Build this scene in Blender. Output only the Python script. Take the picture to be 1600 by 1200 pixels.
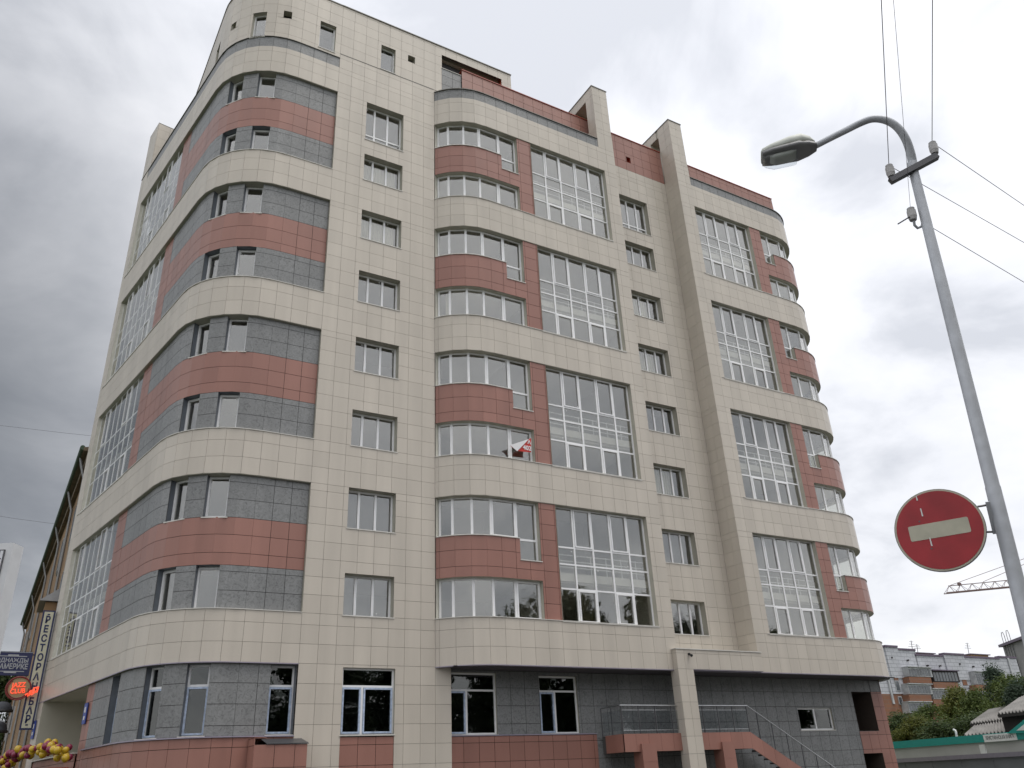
import bpy, math, random
from mathutils import Vector, Matrix
random.seed(7)
R = math.radians

# ------------------------------------------------------------------ scene, camera, sky, sun, exposure
scene = bpy.context.scene
for o in list(bpy.data.objects):
    bpy.data.objects.remove(o)
COL = scene.collection
GZ = 6.90                                   # height of the first cream band's top above the street
CAM = Vector((-7.71886, -26.77576, -5.30246 + GZ))
YAW, PITCH, ROLL, FPX = 0.540966, 0.455746, -0.0482461, 1275.015
fwd = Vector((math.sin(YAW) * math.cos(PITCH), math.cos(YAW) * math.cos(PITCH), math.sin(PITCH)))
_r = Vector((math.cos(YAW), -math.sin(YAW), 0)); _u = _r.cross(fwd)
rgt = _r * math.cos(ROLL) + _u * math.sin(ROLL)
upv = -_r * math.sin(ROLL) + _u * math.cos(ROLL)
cd = bpy.data.cameras.new('camera'); cam = bpy.data.objects.new('camera', cd); COL.objects.link(cam)
cam.matrix_world = Matrix(((rgt.x, upv.x, -fwd.x, CAM.x), (rgt.y, upv.y, -fwd.y, CAM.y), (rgt.z, upv.z, -fwd.z, CAM.z), (0, 0, 0, 1)))
cd.sensor_width = 36.0; cd.lens = FPX / 1600.0 * 36.0; cd.clip_start = 0.1; cd.clip_end = 6000
scene.camera = cam
scene.render.resolution_x = 1024; scene.render.resolution_y = 768
scene.view_settings.view_transform = 'Standard'; scene.view_settings.look = 'None'
scene.view_settings.gamma = 1.0; scene.view_settings.exposure = 0.55
try: scene.view_settings.use_curve_mapping = False
except Exception: pass

SUN_AZ, SUN_EL = R(140), R(70)              # azimuth clockwise from +Y: high, behind the viewer and to the right
world = bpy.data.worlds.new('World'); scene.world = world; world.use_nodes = True
def build_world():
    nt = world.node_tree; N = nt.nodes; L = nt.links; N.clear()
    out = N.new('ShaderNodeOutputWorld'); bg = N.new('ShaderNodeBackground'); bg.inputs['Strength'].default_value = 0.1
    sky = N.new('ShaderNodeTexSky'); sky.sky_type = 'NISHITA'; sky.sun_disc = False
    sky.sun_elevation = SUN_EL; sky.sun_rotation = SUN_AZ; sky.air_density = 1.0; sky.dust_density = 2.0
    tc = N.new('ShaderNodeTexCoord')
    sep = N.new('ShaderNodeSeparateXYZ'); L.new(tc.outputs['Generated'], sep.inputs[0])
    def m(op, a=None, b=None, c=None, clamp=False):
        n = N.new('ShaderNodeMath'); n.operation = op; n.use_clamp = clamp
        for i, v in enumerate((a, b, c)):
            if v is None: continue
            if isinstance(v, (int, float)): n.inputs[i].default_value = v
            else: L.new(v, n.inputs[i])
        return n.outputs[0]
    zc = m('MAXIMUM', sep.outputs[2], 0.0)
    den = m('ADD', zc, 0.30)
    cmb = N.new('ShaderNodeCombineXYZ')
    L.new(m('DIVIDE', sep.outputs[0], den), cmb.inputs[0]); L.new(m('DIVIDE', sep.outputs[1], den), cmb.inputs[1]); L.new(m('MULTIPLY', sep.outputs[2], 0.5), cmb.inputs[2])
    def noise(scale, detail, rough, off, dist=0.0):
        mp = N.new('ShaderNodeMapping'); mp.inputs['Location'].default_value = off; L.new(cmb.outputs[0], mp.inputs[0])
        n = N.new('ShaderNodeTexNoise'); n.inputs['Scale'].default_value = scale; n.inputs['Detail'].default_value = detail
        n.inputs['Roughness'].default_value = rough; n.inputs['Distortion'].default_value = dist; L.new(mp.outputs[0], n.inputs['Vector'])
        return n.outputs['Fac']
    n1 = noise(1.1, 7, 0.52, (3.1, 7.4, 0), 0.5); n2 = noise(3.4, 7, 0.55, (0.3, 2.2, 0), 0.4)
    cl = m('ADD', m('MULTIPLY', n1, 0.62), m('MULTIPLY', n2, 0.38))
    # a rain cloud bank low in one quarter of the sky, with ragged edges
    dark = Vector((math.sin(R(-16)) * math.cos(R(17)), math.cos(R(-16)) * math.cos(R(17)), math.sin(R(17))))
    dp = N.new('ShaderNodeVectorMath'); dp.operation = 'DOT_PRODUCT'; L.new(tc.outputs['Generated'], dp.inputs[0]); dp.inputs[1].default_value = dark
    ang = m('ARCCOSINE', dp.outputs['Value'])
    ang = m('ADD', ang, m('MULTIPLY', m('SUBTRACT', cl, 0.5), 0.5))
    mr = N.new('ShaderNodeMapRange'); mr.interpolation_type = 'SMOOTHSTEP'; L.new(ang, mr.inputs[0])
    mr.inputs[1].default_value = R(4); mr.inputs[2].default_value = R(42); mr.inputs[3].default_value = 0.0; mr.inputs[4].default_value = 1.0
    ramp = N.new('ShaderNodeValToRGB'); L.new(cl, ramp.inputs[0]); e = ramp.color_ramp.elements
    e[0].position = 0.38; e[0].color = (5.3, 5.45, 5.85, 1); e[1].position = 0.58; e[1].color = (8.5, 8.5, 8.7, 1)
    mid = e.new(0.45); mid.color = (7.0, 7.1, 7.45, 1)
    zen = m('ADD', 0.86, m('MULTIPLY', zc, 0.28))
    sc = N.new('ShaderNodeVectorMath'); sc.operation = 'SCALE'; L.new(ramp.outputs[0], sc.inputs[0]); L.new(zen, sc.inputs['Scale'])
    bank = N.new('ShaderNodeMix'); bank.data_type = 'RGBA'; L.new(mr.outputs[0], bank.inputs[0])
    bank.inputs[6].default_value = (1.30, 1.38, 1.50, 1); L.new(sc.outputs[0], bank.inputs[7])
    cov = N.new('ShaderNodeMix'); cov.data_type = 'RGBA'; cov.inputs[0].default_value = 0.93
    L.new(sky.outputs[0], cov.inputs[6]); L.new(bank.outputs[2], cov.inputs[7])
    L.new(cov.outputs[2], bg.inputs[0]); L.new(bg.outputs[0], out.inputs[0])
build_world()
sd = bpy.data.lights.new('sun', 'SUN'); sun = bpy.data.objects.new('sun', sd); COL.objects.link(sun)
sd.energy = 1.0; sd.angle = R(25); sd.color = (1.0, 0.96, 0.9)
sdir = Vector((math.sin(SUN_AZ) * math.cos(SUN_EL), math.cos(SUN_AZ) * math.cos(SUN_EL), math.sin(SUN_EL)))
sun.rotation_euler = sdir.to_track_quat('Z', 'Y').to_euler(); sun.location = (0, -40, 60)

# ------------------------------------------------------------------ survey helpers (photo pixel -> place)
def ray(px, py): return fwd + rgt * ((px - 800) / FPX) - upv * ((py - 600) / FPX)
def at_depth(px, py, d): return CAM + ray(px, py) * d
def at_z(px, py, z):
    d = ray(px, py); return CAM + d * ((z - CAM.z) / d.z)
def at_y(px, py, y):
    d = ray(px, py); return CAM + d * ((y - CAM.y) / d.y)
def at_plane(px, py, a, b):
    n = Vector((-(b[1] - a[1]), b[0] - a[0], 0)); d = ray(px, py)
    return CAM + d * ((Vector((a[0], a[1], 0)) - CAM).dot(n) / d.dot(n))

# ------------------------------------------------------------------ materials
MATS = {}
def nodes(name):
    m = bpy.data.materials.new(name); m.use_nodes = True; nt = m.node_tree; MATS[name] = m
    return m, nt, nt.nodes['Principled BSDF']
def plain(name, col, rough=0.6, metal=0.0, var=0.08, scale=6.0, bump=0.0, emit=None, spec=None):
    m, nt, b = nodes(name); N = nt.nodes; L = nt.links
    b.inputs['Roughness'].default_value = rough; b.inputs['Metallic'].default_value = metal
    if spec is not None: b.inputs['Specular IOR Level'].default_value = spec
    tc = N.new('ShaderNodeTexCoord'); nz = N.new('ShaderNodeTexNoise'); nz.inputs['Scale'].default_value = scale; nz.inputs['Detail'].default_value = 5
    L.new(tc.outputs['Object'], nz.inputs['Vector'])
    mr = N.new('ShaderNodeMapRange'); L.new(nz.outputs['Fac'], mr.inputs[0]); mr.inputs[1].default_value = .3; mr.inputs[2].default_value = .7
    mr.inputs[3].default_value = 1 - var; mr.inputs[4].default_value = 1 + var
    vm = N.new('ShaderNodeVectorMath'); vm.operation = 'SCALE'; vm.inputs[0].default_value = col[:3]; L.new(mr.outputs[0], vm.inputs['Scale'])
    L.new(vm.outputs[0], b.inputs['Base Color'])
    if bump:
        bp = N.new('ShaderNodeBump'); bp.inputs['Strength'].default_value = bump; bp.inputs['Distance'].default_value = 0.01
        L.new(nz.outputs['Fac'], bp.inputs['Height']); L.new(bp.outputs[0], b.inputs['Normal'])
    if emit:
        b.inputs['Emission Color'].default_value = (*emit[0], 1); b.inputs['Emission Strength'].default_value = emit[1]
    return m
def tile_mat(name, col, var, rough, marble=None, streak=0.05):
    m, nt, b = nodes(name); N = nt.nodes; L = nt.links
    b.inputs['Roughness'].default_value = rough; b.inputs['Specular IOR Level'].default_value = 0.4
    geo = N.new('ShaderNodeNewGeometry'); oi = N.new('ShaderNodeObjectInfo')
    ad = N.new('ShaderNodeMath'); ad.operation = 'ADD'; L.new(geo.outputs['Random Per Island'], ad.inputs[0]); L.new(oi.outputs['Random'], ad.inputs[1])
    fr = N.new('ShaderNodeMath'); fr.operation = 'FRACT'; L.new(ad.outputs[0], fr.inputs[0])
    mr = N.new('ShaderNodeMapRange'); L.new(fr.outputs[0], mr.inputs[0]); mr.inputs[3].default_value = 1 - var; mr.inputs[4].default_value = 1 + var
    # fine salt-and-pepper grain and soft weather streaks in place
    nz = N.new('ShaderNodeTexNoise'); nz.inputs['Scale'].default_value = 90; nz.inputs['Detail'].default_value = 3; L.new(geo.outputs['Position'], nz.inputs['Vector'])
    m2 = N.new('ShaderNodeMapRange'); L.new(nz.outputs['Fac'], m2.inputs[0]); m2.inputs[1].default_value = .3; m2.inputs[2].default_value = .7; m2.inputs[3].default_value = .93; m2.inputs[4].default_value = 1.07
    mp = N.new('ShaderNodeMapping'); mp.inputs['Scale'].default_value = (1.6, 1.6, 0.12); L.new(geo.outputs['Position'], mp.inputs[0])
    ns = N.new('ShaderNodeTexNoise'); ns.inputs['Scale'].default_value = 1.0; ns.inputs['Detail'].default_value = 6; L.new(mp.outputs[0], ns.inputs['Vector'])
    m3 = N.new('ShaderNodeMapRange'); L.new(ns.outputs['Fac'], m3.inputs[0]); m3.inputs[1].default_value = .3; m3.inputs[2].default_value = .7; m3.inputs[3].default_value = 1 - streak; m3.inputs[4].default_value = 1 + streak
    p1 = N.new('ShaderNodeMath'); p1.operation = 'MULTIPLY'; L.new(mr.outputs[0], p1.inputs[0]); L.new(m2.outputs[0], p1.inputs[1])
    p2 = N.new('ShaderNodeMath'); p2.operation = 'MULTIPLY'; L.new(p1.outputs[0], p2.inputs[0]); L.new(m3.outputs[0], p2.inputs[1])
    src = None
    if marble:
        rot = N.new('ShaderNodeVectorRotate'); rot.rotation_type = 'Z_AXIS'; L.new(geo.outputs['Position'], rot.inputs['Vector'])
        ml = N.new('ShaderNodeMath'); ml.operation = 'MULTIPLY'; ml.inputs[1].default_value = 40; L.new(fr.outputs[0], ml.inputs[0])
        vadd = N.new('ShaderNodeVectorMath'); vadd.operation = 'ADD'; L.new(geo.outputs['Position'], vadd.inputs[0])
        cb = N.new('ShaderNodeCombineXYZ'); L.new(ml.outputs[0], cb.inputs[0]); L.new(ml.outputs[0], cb.inputs[2]); L.new(cb.outputs[0], vadd.inputs[1])
        wv = N.new('ShaderNodeTexNoise'); wv.inputs['Scale'].default_value = 6.5; wv.inputs['Detail'].default_value = 7; wv.inputs['Roughness'].default_value = .62; wv.inputs['Distortion'].default_value = 2.2
        L.new(vadd.outputs[0], wv.inputs['Vector'])
        rp = N.new('ShaderNodeValToRGB'); L.new(wv.outputs['Fac'], rp.inputs[0]); e = rp.color_ramp.elements
        e[0].position = .34; e[0].color = (*marble, 1); e[1].position = .46; e[1].color = (*col, 1)
        hi = e.new(.66); hi.color = (col[0] * 1.22, col[1] * 1.22, col[2] * 1.22, 1)
        src = rp.outputs[0]
    vm = N.new('ShaderNodeVectorMath'); vm.operation = 'SCALE'
    if src: L.new(src, vm.inputs[0])
    else: vm.inputs[0].default_value = col
    L.new(p2.outputs[0], vm.inputs['Scale']); L.new(vm.outputs[0], b.inputs['Base Color'])
    return m
tile_mat('cream', (0.540, 0.490, 0.420), 0.04, 0.40, streak=.07)
tile_mat('pink', (0.315, 0.155, 0.122), 0.06, 0.40, streak=.08)
tile_mat('grey', (0.200, 0.203, 0.201), 0.045, 0.40, marble=(0.130, 0.133, 0.132), streak=.10)
plain('grout_dark', (0.045, 0.042, 0.04), 0.9)
plain('grout', (0.15, 0.135, 0.12), 0.9)
plain('soffit', (0.43, 0.41, 0.34), 0.5, var=.05, scale=1.5)
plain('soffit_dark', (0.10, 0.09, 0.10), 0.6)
plain('flashing', (0.60, 0.58, 0.53), 0.4, var=.06)
plain('dark_flashing', (0.16, 0.15, 0.13), 0.4)
plain('lilac_trim', (0.30, 0.27, 0.33), 0.4)
plain('red_flashing', (0.33, 0.06, 0.035), 0.4)
plain('pvc', (0.82, 0.82, 0.82), 0.35, var=.03)
plain('pvc_film', (0.42, 0.50, 0.64), 0.35, var=.25, scale=9)
plain('reveal_grey', (0.13, 0.145, 0.165), 0.5)
plain('jamb', (0.62, 0.60, 0.52), 0.5)
plain('plaster', (0.60, 0.57, 0.52), 0.85, var=.08, scale=1.2)
plain('plaster_white', (0.74, 0.71, 0.66), 0.85, var=.05, scale=1.2)
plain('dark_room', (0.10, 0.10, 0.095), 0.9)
plain('curtain', (0.60, 0.57, 0.48), 0.9, var=.1, scale=14)
plain('blind', (0.44, 0.39, 0.22), 0.8, var=.15, scale=20)
plain('roofing', (0.07, 0.07, 0.075), 0.9)
plain('steel', (0.55, 0.56, 0.57), 0.28, metal=1.0)
plain('steel_dark', (0.09, 0.09, 0.095), 0.45, metal=.6)
plain('pole_paint', (0.52, 0.54, 0.57), 0.5, metal=.1, var=.12, scale=9, bump=.15)
plain('lamp_shell', (0.60, 0.62, 0.56), 0.5, var=.06)
plain('lamp_tray', (0.28, 0.28, 0.285), 0.5)
plain('lamp_dark', (0.10, 0.10, 0.105), 0.5)
plain('porcelain', (0.42, 0.41, 0.40), 0.3)
plain('wire', (0.09, 0.085, 0.10), 0.6)
plain('sign_red', (0.34, 0.016, 0.022), 0.45, var=.16, scale=5)
plain('sign_white', (0.47, 0.45, 0.35), 0.5, var=.12, scale=8)
plain('sign_back', (0.20, 0.19, 0.19), 0.5, metal=.5)
plain('asphalt', (0.05, 0.05, 0.052), 0.9, var=.2, scale=3, bump=.3)
plain('paving', (0.10, 0.097, 0.093), 0.9, var=.12, scale=2)
plain('lawn', (0.05, 0.07, 0.03), 0.95, var=.3, scale=.4)
plain('white_mark', (0.7, 0.7, 0.68), 0.7)
plain('black', (0.015, 0.015, 0.016), 0.5)
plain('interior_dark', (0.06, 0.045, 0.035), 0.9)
plain('terracotta', (0.50, 0.13, 0.06), 0.55, var=.12, scale=3)
plain('glass_tint', (0.05, 0.06, 0.065), 0.1)
def glass(name, tint, ior=1.75, rough=0.0):
    m = bpy.data.materials.new(name); m.use_nodes = True; MATS[name] = m; nt = m.node_tree; N = nt.nodes; L = nt.links
    N.remove(N['Principled BSDF']); out = N['Material Output']
    tr = N.new('ShaderNodeBsdfTransparent'); tr.inputs[0].default_value = (*tint, 1)
    gl = N.new('ShaderNodeBsdfGlossy'); gl.inputs['Roughness'].default_value = rough; gl.inputs[0].default_value = (.96, .96, .95, 1)
    lw = N.new('ShaderNodeLayerWeight'); lw.inputs['Blend'].default_value = .5
    pw = N.new('ShaderNodeMath'); pw.operation = 'POWER'; pw.inputs[1].default_value = 4.0; L.new(lw.outputs['Facing'], pw.inputs[0])
    f0 = ((ior - 1) / (ior + 1)) ** 2
    fr = N.new('ShaderNodeMath'); fr.operation = 'MULTIPLY_ADD'; L.new(pw.outputs[0], fr.inputs[0]); fr.inputs[1].default_value = 1 - f0; fr.inputs[2].default_value = f0
    mx = N.new('ShaderNodeMixShader'); L.new(fr.outputs[0], mx.inputs[0]); L.new(tr.outputs[0], mx.inputs[1]); L.new(gl.outputs[0], mx.inputs[2])
    L.new(mx.outputs[0], out.inputs[0]); return m
glass('glass', (0.88, 0.885, 0.86), 2.3); glass('glass_dark', (0.60, 0.63, 0.61), 1.75); glass('glass_clear', (.9, .92, .93), 1.45)

# ------------------------------------------------------------------ mesh helpers
class MB:
    def __init__(s): s.v = []; s.f = []
    def add(s, vs, fs):
        n = len(s.v); s.v += [tuple(v) for v in vs]; s.f += [tuple(i + n for i in f) for f in fs]; return s
    def quad(s, a, b, c, d): return s.add([a, b, c, d], [(0, 1, 2, 3)])
    def hexa(s, p):        # p: bottom 4, top 4
        return s.add(p, [(3, 2, 1, 0), (4, 5, 6, 7), (0, 1, 5, 4), (1, 2, 6, 5), (2, 3, 7, 6), (3, 0, 4, 7)])
    def box(s, x0, x1, y0, y1, z0, z1):
        return s.hexa([(x0, y0, z0), (x1, y0, z0), (x1, y1, z0), (x0, y1, z0), (x0, y0, z1), (x1, y0, z1), (x1, y1, z1), (x0, y1, z1)])
    def obox(s, a, b, z0, z1, n, o0, o1):
        # wall-hugging box: plan chord a-b, outward normal n, from offset o0 to o1
        p = [(a[0] + n[0] * o1, a[1] + n[1] * o1), (b[0] + n[0] * o1, b[1] + n[1] * o1), (b[0] + n[0] * o0, b[1] + n[1] * o0), (a[0] + n[0] * o0, a[1] + n[1] * o0)]
        return s.hexa([(*q, z0) for q in p] + [(*q, z1) for q in p])
    def beam(s, a, b, w, h=None, up=(0, 0, 1)):
        a = Vector(a); b = Vector(b); h = h or w; d = (b - a).normalized(); upq = Vector(up)
        if abs(d.dot(upq)) > .98: upq = Vector((1, 0, 0))
        x = d.cross(upq).normalized() * (w / 2); y = x.cross(d).normalized() * (h / 2)
        return s.hexa([a - x - y, a + x - y, a + x + y, a - x + y, b - x - y, b + x - y, b + x + y, b - x + y])
    def tube(s, pts, rad, n=10, cap=True):
        pts = [Vector(p) for p in pts]; rads = rad if isinstance(rad, (list, tuple)) else [rad] * len(pts)
        base = len(s.v); prev = None
        for i, p in enumerate(pts):
            d = (pts[min(i + 1, len(pts) - 1)] - pts[max(i - 1, 0)]).normalized()
            if prev is None:
                x = d.cross(Vector((0, 0, 1)) if abs(d.z) < .95 else Vector((1, 0, 0))).normalized()
            else:
                x = (prev - d * prev.dot(d)).normalized()
            prev = x; y = d.cross(x)
            for k in range(n):
                a = 2 * math.pi * k / n; s.v.append(tuple(p + (x * math.cos(a) + y * math.sin(a)) * rads[i]))
        for i in range(len(pts) - 1):
            for k in range(n):
                a = base + i * n + k; b = base + i * n + (k + 1) % n; s.f.append((a, b, b + n, a + n))
        if cap:
            for i0, rev in ((base, True), (base + (len(pts) - 1) * n, False)):
                b2 = len(s.v); s.v += [s.v[i0 + k] for k in range(n)]; f_ = tuple(b2 + k for k in range(n)); s.f.append(f_[::-1] if rev else f_)
        return s
    def prism(s, poly, axis_a, axis_b, axis_n, origin, t0, t1):
        o = Vector(origin); A = Vector(axis_a); B = Vector(axis_b); Nn = Vector(axis_n); k = len(poly)
        v = [o + A * p[0] + B * p[1] + Nn * t0 for p in poly] + [o + A * p[0] + B * p[1] + Nn * t1 for p in poly]
        return s.add(v, [tuple(range(k))[::-1], tuple(range(k, 2 * k))] + [(i, (i + 1) % k, (i + 1) % k + k, i + k) for i in range(k)])
    def build(s, name, mat, parent=None, smooth=False):
        me = bpy.data.meshes.new(name); me.from_pydata(s.v, [], s.f); me.update()
        if smooth:
            for p in me.polygons: p.use_smooth = True
        me.materials.append(MATS[mat] if isinstance(mat, str) else mat)
        o = bpy.data.objects.new(name, me); COL.objects.link(o); o.parent = parent
        return o
def tag(o, label=None, cat=None, group=None, kind=None):
    if label: o['label'] = label
    if cat: o['category'] = cat
    if group: o['group'] = group
    if kind: o['kind'] = kind
    return o
def thing(name, label, cat, loc=(0, 0, 0), group=None):
    o = bpy.data.objects.new(name, None); COL.objects.link(o); o.location = loc; o.empty_display_size = .5
    return tag(o, label, cat, group)
def keep(child, parent):     # parent without moving
    child.parent = parent; child.matrix_parent_inverse = Matrix.Translation(-Vector(parent.location)); return child
def text_mesh(name, body, size, mat, loc, xdir, ydir, parent=None, depth=.01, align='CENTER', sx=1.0, bold=0.0):
    cu = bpy.data.curves.new(name, 'FONT'); cu.body = body; cu.size = size; cu.align_x = align; cu.align_y = 'CENTER'; cu.extrude = depth; cu.offset = bold; cu.resolution_u = 3
    t = bpy.data.objects.new(name + '_tmp', cu); COL.objects.link(t); bpy.context.view_layer.update()
    me = bpy.data.meshes.new_from_object(t.evaluated_get(bpy.context.evaluated_depsgraph_get())); bpy.data.objects.remove(t); bpy.data.curves.remove(cu)
    me.materials.clear(); me.materials.append(MATS[mat])
    X = Vector(xdir).normalized(); Y = Vector(ydir); Y = (Y - X * X.dot(Y)).normalized(); Z = X.cross(Y)
    o = bpy.data.objects.new(name, me); COL.objects.link(o)
    mw = Matrix(((X.x * sx, Y.x, Z.x, loc[0]), (X.y * sx, Y.y, Z.y, loc[1]), (X.z * sx, Y.z, Z.z, loc[2]), (0, 0, 0, 1)))
    me.transform(mw)
    if parent: keep(o, parent)
    return o

# ------------------------------------------------------------------ setting: ground, street
g = MB().quad((-1500, -1500, 0), (1500, -1500, 0), (1500, 1500, 0), (-1500, 1500, 0)).build('ground', 'lawn'); tag(g, kind='structure')
rd = MB().quad((-300, -24, .004), (400, -24, .004), (400, -12, .004), (-300, -12, .004)).build('road', 'asphalt'); tag(rd, kind='structure')
sr = MB().quad((-22, -12, .008), (-11, -12, .008), (-19, 120, .008), (-30, 120, .008)).build('side_street', 'asphalt'); tag(sr, kind='structure')
pv = MB().box(-10, 60, -11.9, -0.9, -.2, .13).build('pavement', 'paving'); tag(pv, kind='structure')
pv2 = MB().box(-60, 60, -34, -24.1, -.2, .13).build('pavement', 'paving'); tag(pv2, kind='structure')

# ------------------------------------------------------------------ the apartment building
B = thing('apartment_building', 'tall new apartment block clad in cream, pink and grey tiles with a rounded corner', 'building')
class Path:
    def __init__(s, pts, sign):
        s.p = [Vector((p[0], p[1])) for p in pts]; s.sign = sign; s.L = [0.0]
        for a, b in zip(s.p, s.p[1:]): s.L.append(s.L[-1] + (b - a).length)
        s.len = s.L[-1]
    def seg(s, t):
        for i in range(len(s.L) - 1):
            if t <= s.L[i + 1] or i == len(s.L) - 2: return i
    def nrm(s, t):
        i = s.seg(t); d = (s.p[i + 1] - s.p[i]).normalized()
        return Vector((d.y, -d.x)) if s.sign > 0 else Vector((-d.y, d.x))
    def pt(s, t, off=0.0):
        i = s.seg(t); l = s.L[i + 1] - s.L[i]; k = (t - s.L[i]) / l if l else 0
        q = s.p[i].lerp(s.p[i + 1], k)
        if off:
            q = q + s.nrm_s(t) * off
        return q
    def nrm_s(s, t):        # averaged normal for smooth bends
        n = s.nrm(max(t - .02, 0)) + s.nrm(min(t + .02, s.len)); return n.normalized()
def chord(P, s0, s1, off=0.0):
    a = P.pt(s0); b = P.pt(s1); d = (b - a).normalized(); n = Vector((d.y, -d.x)) if P.sign > 0 else Vector((-d.y, d.x))
    return a, b, n
def arc(cx, cy, r, a0, a1, n=28): return [(cx + r * math.cos(a0 + (a1 - a0) * i / n), cy + r * math.sin(a0 + (a1 - a0) * i / n)) for i in range(n + 1)]
# plan lines
YC = -1.045
TH = R(90 - 10.326); LT = 2.438; RA = LT / math.tan(TH / 2); CA = (-4.3566 + LT, RA)
ptsA = [(0, 0)] + [(CA[0] - RA * math.sin(TH * i / 30), CA[1] - RA * math.cos(TH * i / 30)) for i in range(31)]
dA = Vector((-math.sin(R(10.326)), math.cos(R(10.326)))); ptsA.append(tuple(Vector(ptsA[-1]) + dA * 11.0))
PA = Path(ptsA, -1); S_END = 16.65
PB = Path([(0, 0), (4.75, 0)], 1)
RC = 2.734; CC = (6.9, YC + RC)
a_st = math.atan2(0 - CC[1], 4.75 - CC[0])
ptsC = arc(CC[0], CC[1], RC, a_st, -math.pi / 2) + [(14.72, YC)]
PC = Path(ptsC, 1); ARC_C = PC.L[-2]
def sC(x): return ARC_C + (x - 6.9)
PD = Path([(14.72, 0), (19.10, 0)], 1)
PR = Path([(19.10, 0), (19.10, YC)], 1)          # return wall between the recess and the right bay
PR.sign = 1
CE = (26.36, YC + RC)
ptsE = [(19.10, YC)] + arc(CE[0], CE[1], RC, -math.pi / 2, -math.pi / 2 + R(100))
PE = Path(ptsE, 1)
def sE(x): return x - 19.10
PAT = Path([(0, 0)] + [(CA[0] - RA * math.sin(R(84) * i / 24), CA[1] - RA * math.cos(R(84) * i / 24)) for i in range(25)], -1)
q_ = Vector(PAT.p[-1]); PAT = Path([tuple(v) for v in PAT.p] + [tuple(q_ + Vector((-.035, 1)) * 7.5)], -1)
GR = [(0, 1.40, 2.98, 4.46), (6.08, 7.52, 9.15, 10.63), (12.27, 13.74, 15.37, 16.82), (18.45, 19.87, 21.5, 22.91)]
BANDS = [(-1.571, 0.0), (4.46, 6.08), (10.63, 12.27), (16.82, 18.45), (22.91, 24.40)]
ROWS = []
for b0, b1 in BANDS: ROWS += [b0, b0 + .6, b0 + 1.2, b1]
for a, b, c, d in GR:
    k = (d - a - .26) / 7
    ROWS += [a + k * i for i in range(1, 8)]
ROWS += [-1.571 - .6 * i for i in range(1, 10)]
ROWS += [24.98] + [25.28 + .6 * i for i in range(0, 6)]
ROWS = sorted(set(round(r, 3) for r in ROWS))
TILES = {'cream': [], 'pink': [], 'grey': []}     # (corner a, corner b, normal, z0, z1, off, full)
BACK = {}
def sub(rects, h):
    out = []
    for (x0, x1, y0, y1) in rects:
        a0, a1, b0, b1 = max(x0, h[0]), min(x1, h[1]), max(y0, h[2]), min(y1, h[3])
        if a1 - a0 <= 1e-4 or b1 - b0 <= 1e-4: out.append((x0, x1, y0, y1)); continue
        if b0 > y0 + 1e-4: out.append((x0, x1, y0, b0))
        if y1 > b1 + 1e-4: out.append((x0, x1, b1, y1))
        if a0 > x0 + 1e-4: out.append((x0, a0, b0, b1))
        if x1 > a1 + 1e-4: out.append((a1, x1, b0, b1))
    return out
JT = 0.0045
def clad(P, mat, s0, s1, z0, z1, holes=(), off=0.0, grid=0.0, rows=None, step=0.6):
    cols = [s0]; t = grid
    while t < s1:
        if t > s0 + .05 and t < s1 - .05: cols.append(t)
        t += step
    cols.append(s1)
    rr = [z0] + [r for r in (rows or ROWS) if z0 + .06 < r < z1 - .06] + [z1]
    for c0, c1 in zip(cols, cols[1:]):
        for r0, r1 in zip(rr, rr[1:]):
            cell = [(c0, c1, r0, r1)]
            for h in holes: cell = sub(cell, h)
            full = len(cell) == 1 and cell[0] == (c0, c1, r0, r1)
            for (x0, x1, y0, y1) in cell:
                if x1 - x0 < .015 or y1 - y0 < .015: continue
                g_ = JT if mat == 'cream' else .0075
                i0 = g_ if abs(x0 - c0) < 1e-6 else 0; i1 = g_ if abs(x1 - c1) < 1e-6 else 0
                j0 = g_ if abs(y0 - r0) < 1e-6 else 0; j1 = g_ if abs(y1 - r1) < 1e-6 else 0
                a, b, n = chord(P, x0, x1); d = (b - a).normalized()
                TILES[mat].append((a + d * i0 + n * off, b - d * i1 + n * off, n, y0 + j0 + GZ, y1 - j1 + GZ, full))
    # wall behind the joints
    xs = sorted(set([s0, s1] + [c for c in cols] + [e for h in holes for e in h[:2] if s0 < e < s1]))
    for x0, x1 in zip(xs, xs[1:]):
        cell = [(x0, x1, z0, z1)]
        for h in holes: cell = sub(cell, h)
        for (p0, p1, y0, y1) in cell:
            a, b, n = chord(P, p0, p1)
            a = a + n * (off - .03); b = b + n * (off - .03)
            BACK.setdefault((id(P), 'grout' if mat == 'cream' else 'grout_dark'), MB()).quad((*a, y0 + GZ), (*b, y0 + GZ), (*b, y1 + GZ), (*a, y1 + GZ))
SOF, FLA, DFL, LIL, RFL = ('band_soffit', 'soffit'), ('band_ledge', 'flashing'), ('roof_flashing', 'dark_flashing'), ('drip_trim', 'lilac_trim'), ('parapet_flashing', 'red_flashing')
def strip(kind, P, s0, s1, z, o0, o1, t=.02, step=.3):
    mb = MB()
    # a thin ledge or soffit following the wall line between two offsets
    n = max(1, int((s1 - s0) / step)); 
    for i in range(n):
        u0 = s0 + (s1 - s0) * i / n; u1 = s0 + (s1 - s0) * (i + 1) / n
        p = [P.pt(u0, o1), P.pt(u1, o1), P.pt(u1, o0), P.pt(u0, o0)]
        mb.hexa([(*q, z + GZ) for q in p] + [(*q, z + t + GZ) for q in p])
    mb.build(kind[0], kind[1], B)
LASTW = [None]
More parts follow.
